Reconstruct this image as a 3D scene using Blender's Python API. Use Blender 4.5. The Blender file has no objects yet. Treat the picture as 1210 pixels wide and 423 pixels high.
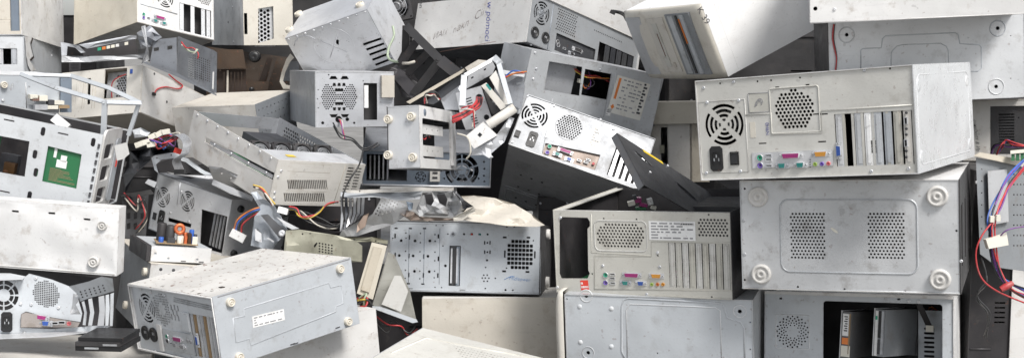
import bpy, math, random
from mathutils import Vector, Matrix, Quaternion, noise
from mathutils.geometry import delaunay_2d_cdt
random.seed(7)
R = math.radians
scene = bpy.context.scene
col = scene.collection

# ------------------------------------------------------------------ camera
cam_d = bpy.data.cameras.new('camera'); cam = bpy.data.objects.new('camera', cam_d); col.objects.link(cam)
cam.location = (0, 0, 1.0); cam.rotation_euler = (R(84), 0, 0)
cam_d.sensor_width = 36; cam_d.lens = 36 * 1500 / 1210; cam_d.clip_end = 2000; cam_d.clip_start = .05
scene.camera = cam
# ------------------------------------------------------------------ sky, sun, exposure (bright overcast day)
SUN_EL, SUN_AZ = 52, 144            # sun behind the photographer's right shoulder, high
world = bpy.data.worlds.new('World'); scene.world = world; world.use_nodes = True
nt = world.node_tree; nt.nodes.clear()
o_ = nt.nodes.new('ShaderNodeOutputWorld'); b_ = nt.nodes.new('ShaderNodeBackground')
s_ = nt.nodes.new('ShaderNodeTexSky'); h_ = nt.nodes.new('ShaderNodeHueSaturation')
s_.sky_type = 'NISHITA'; s_.sun_disc = False; s_.sun_elevation = R(SUN_EL); s_.sun_rotation = R(SUN_AZ)
s_.air_density = 1.0; s_.dust_density = 2.0
h_.inputs['Saturation'].default_value = .25
b_.inputs['Strength'].default_value = .11
nt.links.new(s_.outputs[0], h_.inputs['Color']); nt.links.new(h_.outputs[0], b_.inputs[0]); nt.links.new(b_.outputs[0], o_.inputs[0])
sd = bpy.data.lights.new('sun', 'SUN'); sd.energy = 2.6; sd.angle = R(18); sd.color = (1, .97, .93)
sun = bpy.data.objects.new('sun', sd); col.objects.link(sun)
_d = Vector((math.sin(R(SUN_AZ)) * math.cos(R(SUN_EL)), math.cos(R(SUN_AZ)) * math.cos(R(SUN_EL)), math.sin(R(SUN_EL))))
sun.rotation_euler = _d.to_track_quat('Z', 'Y').to_euler(); sun.location = _d * 8
vs = scene.view_settings
vs.view_transform = 'Standard'; vs.look = 'None'; vs.gamma = 1; vs.use_curve_mapping = False; vs.exposure = 0.58
scene.cycles.max_bounces = 6; scene.cycles.use_denoising = True

# ------------------------------------------------------------------ pixel helpers: a point of the photograph at a chosen distance
F_, CX, CY = 1500., 605., 211.5
CAM = Vector((0, 0, 1.0)); FW = Vector((0, math.cos(R(-6)), math.sin(R(-6)))); UP = Vector((0, -math.sin(R(-6)), math.cos(R(-6)))); RT = Vector((1, 0, 0))
def ray(px, py): return FW + RT * ((px - CX) / F_) - UP * ((py - CY) / F_)
def at(px, py, dep): return CAM + ray(px, py) * dep
def Z(x0, y0, s): return lambda x, y: (x0 + x / s, y0 + y / s)

# ------------------------------------------------------------------ materials
M = {}
def pmat(name, c, metal=0., rough=.5, var=.10, dirt=.35, dcol=(.17, .14, .11), bump=.12, spots=.3, scr=.25, dent=.25, spec=.5, edge=.55):
    m = bpy.data.materials.new(name); m.use_nodes = True; t = m.node_tree; n = t.nodes; L = t.links.new
    bs = n['Principled BSDF']
    tc = n.new('ShaderNodeTexCoord'); oi = n.new('ShaderNodeObjectInfo'); ad = n.new('ShaderNodeVectorMath'); ad.operation = 'ADD'
    ml = n.new('ShaderNodeMath'); ml.operation = 'MULTIPLY'; ml.inputs[1].default_value = 37.
    L(oi.outputs['Random'], ml.inputs[0]); L(tc.outputs['Object'], ad.inputs[0]); L(ml.outputs[0], ad.inputs[1])
    def nz(scale, detail=4, rough_=.6, src=ad):
        q = n.new('ShaderNodeTexNoise'); q.inputs['Scale'].default_value = scale; q.inputs['Detail'].default_value = detail
        q.inputs['Roughness'].default_value = rough_; L(src.outputs[0], q.inputs['Vector']); return q
    def ramp(src, a, b, lo=0., hi=1.):
        q = n.new('ShaderNodeMapRange'); q.inputs[1].default_value = a; q.inputs[2].default_value = b
        q.inputs[3].default_value = lo; q.inputs[4].default_value = hi; L(src, q.inputs[0]); return q.outputs[0]
    def mix(fac, a, b):
        q = n.new('ShaderNodeMix'); q.data_type = 'RGBA'
        if isinstance(fac, float): q.inputs[0].default_value = fac
        else: L(fac, q.inputs[0])
        for s, i in ((a, 6), (b, 7)):
            if isinstance(s, tuple): q.inputs[i].default_value = (*s, 1)
            else: L(s, q.inputs[i])
        return q.outputs[2]
    big = nz(5., 3); mid = nz(26., 8, .68); fine = nz(160., 3, .6)
    c0 = tuple(max(0, v * (1 - var)) for v in c); c1 = tuple(min(1, v * (1 + var)) for v in c)
    cc = mix(ramp(big.outputs[0], .35, .65), c0, c1)
    if metal >= 0 and dent > 0:
        hs = n.new('ShaderNodeHueSaturation'); L(ramp(oi.outputs['Random'], 0., 1., .86, 1.08), hs.inputs['Value']); L(ramp(oi.outputs['Random'], .2, .8, 1.5, .6), hs.inputs['Saturation']); L(cc, hs.inputs['Color']); cc = hs.outputs[0]
    # grime in clouds and grains
    cc = mix(ramp(mid.outputs[0], .54, .72, 0., min(.9, dirt * 1.2)), cc, dcol)
    big2 = nz(9., 6, .7)
    cc = mix(ramp(big2.outputs[0], .58, .80, 0., dirt * .45), cc, tuple(v * .7 + .3 * w for v, w in zip(dcol, c)))
    if dent > 0: cc = mix(ramp(fine.outputs[0], .60, .76, 0., .16), cc, tuple(v * .5 for v in dcol))
    if scr > 0:
        mp = n.new('ShaderNodeMapping'); mp.inputs['Scale'].default_value = (14, 22, 170); mp.inputs['Rotation'].default_value = (.5, .4, .3)
        L(ad.outputs[0], mp.inputs['Vector']); sc_ = nz(1., 4, .55, mp)
        cc = mix(ramp(sc_.outputs[0], .62, .72, 0., scr * .6), cc, tuple(v * .55 for v in c))
    if spots > 0:
        sp = nz(95., 1, .5)
        cc = mix(ramp(sp.outputs[0], .735 if spots < .5 else .685, .76 if spots < .5 else .71, 0., spots), cc, (.14, .06, .035))
        sp2 = nz(48., 2, .5)
        cc = mix(ramp(sp2.outputs[0], .72 if spots < .5 else .69, .75 if spots < .5 else .71, 0., spots * .8), cc, (.10, .09, .08))
    if edge > 0 and dent > 0:
        bv = n.new('ShaderNodeBevel'); bv.samples = 3; bv.inputs['Radius'].default_value = .0035
        ge = n.new('ShaderNodeNewGeometry'); dt = n.new('ShaderNodeVectorMath'); dt.operation = 'DOT_PRODUCT'
        L(bv.outputs[0], dt.inputs[0]); L(ge.outputs['Normal'], dt.inputs[1])
        e1 = ramp(dt.outputs['Value'], .97, .72, 0., 1.); e2 = ramp(mid.outputs[0], .38, .62, .05, 1.); e3 = n.new('ShaderNodeMath'); e3.operation = 'MULTIPLY'; L(e1, e3.inputs[0]); L(e2, e3.inputs[1])
        e4 = n.new('ShaderNodeMath'); e4.operation = 'MULTIPLY'; e4.inputs[1].default_value = edge; L(e3.outputs[0], e4.inputs[0])
        cc = mix(e4.outputs[0], cc, tuple(v * .45 for v in dcol))
    L(cc, bs.inputs['Base Color'])
    bs.inputs['Metallic'].default_value = metal
    L(ramp(mid.outputs[0], .3, .75, max(.05, rough - .1), min(1, rough + .22)), bs.inputs['Roughness'])
    bs.inputs['Specular IOR Level'].default_value = spec
    b1 = n.new('ShaderNodeBump'); b1.inputs['Strength'].default_value = dent; b1.inputs['Distance'].default_value = .02; L(nz(7., 2).outputs[0], b1.inputs['Height'])
    b2 = n.new('ShaderNodeBump'); b2.inputs['Strength'].default_value = bump; b2.inputs['Distance'].default_value = .002; L(fine.outputs[0], b2.inputs['Height']); L(b1.outputs[0], b2.inputs['Normal'])
    L(b2.outputs[0], bs.inputs['Normal'])
    M[name] = m; return m
pmat('white', (.66, .655, .645), 0, .38, .10, .48, (.30, .25, .20))
pmat('white_clean', (.80, .795, .785), 0, .35, .03, .12, (.45, .40, .35), spots=.1)
pmat('mid_grey', (.27, .28, .29), .1, .45, .1, .3)
pmat('plate_grey', (.40, .41, .425), .15, .42, .08, .3)
pmat('white_specked', (.63, .62, .60), 0, .45, .08, .45, (.34, .30, .25), spots=.9)
pmat('white_scuffed', (.66, .645, .62), 0, .42, .09, .5, (.34, .27, .20), spots=.35)
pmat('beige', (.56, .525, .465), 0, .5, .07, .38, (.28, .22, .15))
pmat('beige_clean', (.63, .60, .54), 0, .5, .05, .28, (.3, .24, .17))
pmat('warm_grey', (.58, .57, .53), .1, .42, .06, .25, (.24, .21, .17))
pmat('steel', (.58, .59, .61), .5, .36, .14, .35, (.16, .145, .13), dent=.35)
pmat('steel_light', (.66, .67, .69), .4, .36, .10, .3, (.2, .18, .16), dent=.3)
pmat('steel_dull', (.36, .37, .39), .5, .45, .18, .45, (.12, .11, .10), dent=.4)
pmat('grey', (.53, .545, .56), .25, .38, .12, .45, (.20, .18, .16))
pmat('grey_light', (.60, .62, .64), .1, .40, .07, .28, (.24, .22, .20))
pmat('blue_grey', (.53, .55, .572), .15, .40, .08, .30, (.20, .18, .16))
pmat('blue_grey_dull', (.27, .30, .34), .35, .45, .12, .35, (.12, .11, .10))
pmat('white_metal', (.80, .81, .82), .35, .28, .05, .2, (.4, .38, .35), dent=.3, scr=0)
pmat('dark_grey', (.12, .122, .128), .2, .42, .2, .5, (.16, .145, .13), scr=.0)
pmat('dark_steel', (.062, .064, .070), .35, .38, .25, .3, (.09, .085, .08), scr=0, dent=.4)
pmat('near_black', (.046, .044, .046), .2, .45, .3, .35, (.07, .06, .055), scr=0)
pmat('black_plastic', (.016, .016, .017), 0, .4, .2, .25, (.05, .045, .04), scr=0, dent=.05)
pmat('rusty', (.060, .034, .017), .3, .5, .35, .7, (.07, .035, .015), spots=.5)
pmat('rust_dark', (.032, .017, .010), .2, .6, .4, .6, (.05, .025, .012))
pmat('olive_grey', (.30, .295, .25), .3, .5, .15, .4, (.13, .12, .09))
pmat('board_green', (.018, .115, .045), 0, .4, .3, .3, (.05, .09, .05), scr=0, dent=0)
pmat('board_brown', (.30, .21, .12), 0, .6, .15, .3, scr=0, dent=0)
pmat('io_brown', (.30, .25, .22), .3, .5, .15, .4, scr=.1)
pmat('rubber_foot', (.58, .565, .54), 0, .55, .05, .35, (.27, .25, .22), scr=0, dent=0)
pmat('rubber_beige', (.62, .58, .50), 0, .55, .05, .35, (.27, .23, .18), scr=0, dent=0)
pmat('sticker', (.80, .80, .79), 0, .5, .03, .15, scr=0, dent=.1)
pmat('sticker_yellowed', (.72, .70, .64), 0, .5, .06, .35, (.4, .33, .24), scr=0, dent=.1)
pmat('ink', (.06, .06, .065), 0, .6, .1, 0, scr=0, dent=0)
pmat('ink_grey', (.28, .28, .29), 0, .6, .1, 0, scr=0, dent=0)
pmat('ink_blue', (.035, .045, .30), 0, .5, .1, 0, scr=0, dent=0)
pmat('ink_logo', (.05, .17, .42), 0, .5, .1, 0, scr=0, dent=0)
pmat('ink_brown', (.16, .09, .07), 0, .6, .1, 0, scr=0, dent=0)
pmat('ink_faded', (.14, .10, .09), 0, .6, .2, .2, scr=0, dent=0)
pmat('ink_red', (.62, .05, .03), 0, .6, .1, 0, scr=0, dent=0)
pmat('orange_print', (.75, .22, .05), 0, .5, .1, .1, scr=0, dent=0)
pmat('magenta', (.34, .025, .17), 0, .42, .08, .15, scr=0, dent=0)
pmat('teal', (.02, .21, .19), 0, .42, .08, .15, scr=0, dent=0)
pmat('port_blue', (.03, .09, .36), 0, .42, .08, .15, scr=0, dent=0)
pmat('port_orange', (.62, .28, .04), 0, .42, .08, .15, scr=0, dent=0)
pmat('port_green', (.03, .34, .20), 0, .42, .08, .15, scr=0, dent=0)
pmat('port_violet', (.17, .10, .42), 0, .42, .08, .15, scr=0, dent=0)
pmat('port_pink', (.62, .16, .17), 0, .42, .08, .15, scr=0, dent=0)
pmat('port_lime', (.33, .46, .10), 0, .42, .08, .15, scr=0, dent=0)
pmat('wire_red', (0.446, 0.041, 0.045), 0, .38, .12, .4, (.26, .24, .22), scr=0, dent=0)
pmat('wire_blue', (0.036, 0.118, 0.446), 0, .38, .12, .4, (.26, .24, .22), scr=0, dent=0)
pmat('wire_black', (0.031, 0.031, 0.032), 0, .38, .12, .4, (.26, .24, .22), scr=0, dent=0)
pmat('wire_yellow', (0.528, 0.364, 0.053), 0, .38, .12, .4, (.26, .24, .22), scr=0, dent=0)
pmat('wire_orange', (0.561, 0.176, 0.045), 0, .38, .12, .4, (.26, .24, .22), scr=0, dent=0)
pmat('wire_violet', (0.184, 0.061, 0.266), 0, .38, .12, .4, (.26, .24, .22), scr=0, dent=0)
pmat('wire_green', (0.364, 0.430, 0.315), 0, .4, .12, .4, (.26, .24, .22), scr=0, dent=0)
pmat('wire_white', (0.561, 0.528, 0.463), 0, .4, .12, .4, (.26, .24, .22), scr=0, dent=0)
pmat('copper', (.62, .16, .06), .5, .35, .1, .1, scr=0, dent=0)
pmat('connector', (.72, .69, .60), 0, .45, .05, .2, scr=0, dent=0)
pmat('yellow_tape', (.70, .50, .04), 0, .5, .08, .25, scr=0, dent=0)
pmat('concrete', (.20, .195, .185), 0, .85, .2, .5, (.14, .13, .11), scr=0, dent=.1)

# ------------------------------------------------------------------ geometry helpers
def circ(u, v, r, n=10, a0=0.): return [(u + r * math.cos(a0 + 2 * math.pi * i / n), v + r * math.sin(a0 + 2 * math.pi * i / n)) for i in range(n)]
def ell(u, v, a, b, n=20): return [(u + a * math.cos(2 * math.pi * i / n), v + b * math.sin(2 * math.pi * i / n)) for i in range(n)]
def rect(u0, v0, u1, v1):
    u0, u1 = min(u0, u1), max(u0, u1); v0, v1 = min(v0, v1), max(v0, v1)
    return [(u0, v0), (u1, v0), (u1, v1), (u0, v1)]
def rrect(u0, v0, u1, v1, r, n=4):
    u0, u1 = min(u0, u1), max(u0, u1); v0, v1 = min(v0, v1), max(v0, v1)
    P = []
    for cx, cy, a in ((u1 - r, v0 + r, -90), (u1 - r, v1 - r, 0), (u0 + r, v1 - r, 90), (u0 + r, v0 + r, 180)):
        for i in range(n + 1):
            t = R(a + 90 * i / n); P.append((cx + r * math.cos(t), cy + r * math.sin(t)))
    return P
def fan_holes(u, v, Rr, rings=((1.0, .86), (.76, .61), (.52, .38), (.29, .17)), off=45, gap=.14, nsec=4):
    H = []
    for a, b in rings:
        for k in range(nsec):
            g = min(gap / a, .42); s = R(off) + k * 2 * math.pi / nsec + g; e = R(off) + (k + 1) * 2 * math.pi / nsec - g; n = 7
            arc = [s + (e - s) * i / n for i in range(n + 1)]
            H.append([(u + a * Rr * math.cos(t), v + a * Rr * math.sin(t)) for t in arc] + [(u + b * Rr * math.cos(t), v + b * Rr * math.sin(t)) for t in reversed(arc)])
    return H
def hexgrid(inside, u0, v0, u1, v1, pitch, r, n=6, a0=0.52):
    H = []; row = 0; v = v0
    while v <= v1:
        u = u0 + (pitch / 2 if row % 2 else 0)
        while u <= u1:
            if inside(u, v): H.append(circ(u, v, r, n, a0))
            u += pitch
        v += pitch * .87; row += 1
    return H
def hexdisc(u, v, Rr, pitch, r): return hexgrid(lambda a, b: math.hypot(a - u, b - v) < Rr, u - Rr, v - Rr, u + Rr, v + Rr, pitch, r)
def gridholes(u0, v0, u1, v1, nu, nv, r, n=6, sq=False, skip=None):
    H = []
    for i in range(nu):
        for j in range(nv):
            if skip and skip(i, j): continue
            u = u0 + (u1 - u0) * i / max(1, nu - 1); v = v0 + (v1 - v0) * j / max(1, nv - 1)
            H.append(rect(u - r, v - r, u + r, v + r) if sq else circ(u, v, r, n))
    return H
def ccw(p): return p if sum(p[i][0] * p[(i + 1) % len(p)][1] - p[(i + 1) % len(p)][0] * p[i][1] for i in range(len(p))) > 0 else p[::-1]
def sheet_geo(outline, holes, t, extra=()):
    outline = ccw(list(outline)); holes = [ccw(list(h)) for h in holes]
    V = [Vector(p) for p in outline]; Fc = [list(range(len(V)))]
    for h in holes:
        k = len(V); V += [Vector(p) for p in h]; Fc.append(list(range(k, k + len(h))))
    V += [Vector(p) for p in extra]
    v, e, f, ov, oe, of = delaunay_2d_cdt(V, [], Fc, 1, 1e-7)
    keep = [tri for tri, src in zip(f, of) if src and all(s == 0 for s in src)]
    n = len(v); vs = [(p.x, p.y, 0.) for p in v] + [(p.x, p.y, -t) for p in v]
    cnt = {}
    fs = []
    for tri in keep:
        a = v[tri[1]] - v[tri[0]]; b = v[tri[2]] - v[tri[0]]
        if a.x * b.y - a.y * b.x < 0: tri = list(reversed(tri))
        fs.append(tuple(tri)); fs.append(tuple(i + n for i in reversed(tri)))
        for i in range(len(tri)):
            cnt[(tri[i], tri[(i + 1) % len(tri)])] = 1
    for (a, b) in cnt:
        if (b, a) not in cnt: fs.append((b, a, a + n, b + n))
    return vs, fs
class MB:
    def __init__(s): s.v = []; s.f = []; s.m = []; s.sm = []
    def add(s, vs, fs, m=0, sm=False, X=None):
        k = len(s.v); s.v += [tuple(X @ Vector(p)) for p in vs] if X else [tuple(p) for p in vs]
        for f in fs: s.f.append(tuple(i + k for i in f)); s.m.append(m); s.sm.append(sm)
        return s
    def box(s, a, b, m=0, X=None):
        x0, y0, z0 = a; x1, y1, z1 = b
        return s.add([(x0, y0, z0), (x1, y0, z0), (x1, y1, z0), (x0, y1, z0), (x0, y0, z1), (x1, y0, z1), (x1, y1, z1), (x0, y1, z1)],
                     [(0, 3, 2, 1), (4, 5, 6, 7), (0, 1, 5, 4), (1, 2, 6, 5), (2, 3, 7, 6), (3, 0, 4, 7)], m, False, X)
    def prism(s, poly, z0, z1, m=0, X=None, taper=1.):
        n = len(poly); cx = sum(p[0] for p in poly) / n; cy = sum(p[1] for p in poly) / n
        return s.add([(x, y, z0) for x, y in poly] + [(cx + (x - cx) * taper, cy + (y - cy) * taper, z1) for x, y in poly],
                     [tuple(reversed(range(n))), tuple(range(n, 2 * n))] + [(i, (i + 1) % n, (i + 1) % n + n, i + n) for i in range(n)], m, False, X)
    def lathe(s, prof, n=14, m=0, X=None, sm=True):
        vs = []; fs = []
        for r, z in prof: vs += [(r * math.cos(2 * math.pi * i / n), r * math.sin(2 * math.pi * i / n), z) for i in range(n)]
        for k in range(len(prof) - 1):
            for i in range(n): j = (i + 1) % n; fs.append((k * n + i, k * n + j, (k + 1) * n + j, (k + 1) * n + i))
        fs.append(tuple(range((len(prof) - 1) * n, len(prof) * n)))
        return s.add(vs, fs, m, sm, X)
    def tube(s, path, r, n=7, m=0, closed=False, X=None, smooth_path=0):
        P = [Vector(p) for p in path]
        if smooth_path:
            Q = []
            N = len(P)
            for i in range(N - 1):
                p0, p1, p2, p3 = P[max(0, i - 1)], P[i], P[i + 1], P[min(N - 1, i + 2)]
                for k in range(smooth_path):
                    t = k / smooth_path
                    Q.append(.5 * ((2 * p1) + (p2 - p0) * t + (2 * p0 - 5 * p1 + 4 * p2 - p3) * t * t + (3 * p1 - p0 - 3 * p2 + p3) * t ** 3))
            Q.append(P[-1]); P = Q
        N = len(P); vs = []; fs = []; up = Vector((.13, .21, .97))
        for i in range(N):
            a = P[i - 1] if (i > 0 or closed) else P[i]; b = P[(i + 1) % N] if (i < N - 1 or closed) else P[i]
            d = (b - a)
            if d.length < 1e-9: d = Vector((1, 0, 0))
            d.normalize(); x = d.cross(up)
            if x.length < .05: x = d.cross(Vector((1, 0, 0)))
            x.normalize(); y = d.cross(x)
            vs += [P[i] + (x * math.cos(2 * math.pi * k / n) + y * math.sin(2 * math.pi * k / n)) * r for k in range(n)]
        for i in range(N if closed else N - 1):
            j = (i + 1) % N
            for k in range(n): l = (k + 1) % n; fs.append((i * n + k, i * n + l, j * n + l, j * n + k))
        if not closed: fs += [tuple(reversed(range(n))), tuple(range((N - 1) * n, N * n))]
        return s.add(vs, fs, m, True, X)
    def sheet(s, outline, holes=(), t=.0015, m=0, X=None, extra=(), fn=None):
        vs, fs = sheet_geo(outline, holes, t, extra)
        if fn: vs = [fn(*p) for p in vs]
        return s.add(vs, fs, m, False, X)
    def mesh(s, name, mats):
        me = bpy.data.meshes.new(name); me.from_pydata([tuple(p) for p in s.v], [], s.f)
        for q in (mats if isinstance(mats, (list, tuple)) else [mats]): me.materials.append(M[q])
        me.polygons.foreach_set('material_index', s.m); me.polygons.foreach_set('use_smooth', s.sm); me.update()
        return me
def link(name, me, parent=None, X=None):
    o = bpy.data.objects.new(name, me); col.objects.link(o)
    if parent is not None: o.parent = parent
    if X is not None: o.matrix_basis = X
    return o
def build(mb, name, mats, parent=None, X=None): return link(name, mb.mesh(name, mats), parent, X)
def tag(o, label, cat, group=None, kind=None):
    o['label'] = label; o['category'] = cat
    if group: o['group'] = group
    if kind: o['kind'] = kind
    return o
def thing(name, label, cat, loc=(0, 0, 0), quat=(1, 0, 0, 0), group=None):
    o = bpy.data.objects.new(name, None); col.objects.link(o); o.empty_display_size = .05
    o.location = loc; o.rotation_mode = 'QUATERNION'; o.rotation_quaternion = quat
    return tag(o, label, cat, group)

# ------------------------------------------------------------------ shared small hardware (frame: x right, y up, z out of the panel)
_cache = {}
def shared(key, fn, mats):
    if key not in _cache:
        mb = MB(); fn(mb); _cache[key] = mb.mesh(key, mats)
    return _cache[key]
def g_foot(r, h=.009):
    def fn(mb): mb.lathe([(r, -.001), (r, h * .65), (.9 * r, h), (.74 * r, h), (.68 * r, h * .75), (.47 * r, h * .75), (.42 * r, h), (.18 * r, h), (.13 * r, h * .6), (.001, h * .6)], 20)
    return fn
def g_screw(mb): mb.lathe([(.0036, -.0005), (.0036, .001), (.0026, .002), (.0012, .0022), (.001, .0014), (.0002, .0014)], 9)
def g_socket(mb):
    o = [(-.014, -.020), (-.009, -.0255), (.009, -.0255), (.014, -.020), (.014, .020), (.009, .0255), (-.009, .0255), (-.014, .020)]
    i = [(-.0095, -.0135), (.0095, -.0135), (.0095, .0085), (.0055, .0135), (-.0055, .0135), (-.0095, .0085)]
    mb.sheet(o, [i], .0035, 0, Matrix.Translation((0, 0, .0025)))
    mb.prism(i, .0001, .0006)
    for x, y in ((-.005, -.002), (.005, -.002), (0, .005)): mb.box((x - .001, y - .003, .0006), (x + .001, y + .003, .0018), 1)
def g_round_socket(mb): mb.lathe([(.0165, -.002), (.0165, .003), (.0135, .0035), (.0125, .0012), (.0002, .0008)], 16); mb.box((-.004, -.001, .0008), (-.002, .005, .0022), 1); mb.box((.002, -.001, .0008), (.004, .005, .0022), 1)
def g_switch(mb):
    mb.sheet(rect(-.0095, -.0135, .0095, .0135), [rect(-.0072, -.011, .0072, .011)], .003, 0, Matrix.Translation((0, 0, .002)))
    mb.add([(-.007, -.0105, -.003), (.007, -.0105, -.003), (.007, .0105, -.003), (-.007, .0105, -.003), (-.007, -.0105, .0045), (.007, -.0105, .0045), (.007, .0105, .0), (-.007, .0105, .0)],
           [(0, 3, 2, 1), (4, 5, 6, 7), (0, 1, 5, 4), (1, 2, 6, 5), (2, 3, 7, 6), (3, 0, 4, 7)])
def g_ps2(mb): mb.lathe([(.0075, -.001), (.0075, .0022), (.0066, .0024), (.006, .0005), (.0002, .0005)], 14, 1); mb.lathe([(.0062, .0004), (.0060, .0018), (.0040, .0018), (.0036, .0006), (.0002, .0006)], 14, 0); mb.box((-.0016, -.0016, .0006), (.0016, .0016, .0011), 2)
def g_jack(mb): mb.lathe([(.0045, -.001), (.0045, .0026), (.0026, .0028), (.0024, .0004), (.0002, .0004)], 12, 0)
def g_usb(mb): mb.sheet(rect(-.0072, -.0032, .0072, .0032), [rect(-.0062, -.0023, .0062, .0023)], .006, 0, Matrix.Translation((0, 0, .0022))); mb.box((-.0061, -.0022, -.004), (.0061, .0022, -.003), 1); mb.box((-.005, -.0002, -.003), (.005, .0012, .0008), 1)
def g_dsub(w):
    def fn(mb):
        h = .0056
        mb.prism([(-w - .007, -h - .001), (w + .007, -h - .001), (w + .007, h + .001), (-w - .007, h + .001)], -.0005, .0008, 1)
        mb.prism([(-w + .002, -h), (w - .002, -h), (w, h), (-w, h)], .0008, .0052, 1, taper=.97)
        mb.prism([(-w + .003, -h + .001), (w - .003, -h + .001), (w - .001, h - .001), (-w + .001, h - .001)], .0050, .0058, 0)
        k = max(4, int(w / .0021))
        for r_ in (-1, 1):
            for i in range(k):
                x = -w * .8 + 1.6 * w * i / (k - 1); mb.box((x - .0005, r_ * .0018 - .0005, .0057), (x + .0005, r_ * .0018 + .0005, .0061), 2)
        for x in (-w - .004, w + .004): mb.prism(circ(x, 0, .0026, 6), .0008, .0045, 1); mb.prism(circ(x, 0, .0012, 6), .0045, .0047, 2)
    return fn
def g_fan(mb, r=.038, nb=7):
    mb.lathe([(r * .42, 0), (r * .42, .012), (r * .38, .014), (.0005, .014)], 16)
    for k in range(nb):
        a = 2 * math.pi * k / nb; P = []
        for q in (.40, .7, .97):
            for s_, zz in ((-.30, .002), (.34, .011)): t = a + s_ + (q - .4) * .35; P.append((r * q * math.cos(t), r * q * math.sin(t), zz))
        mb.add(P, [(0, 1, 3, 2), (2, 3, 5, 4), (2, 3, 1, 0), (4, 5, 3, 2)], 0, True)

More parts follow.
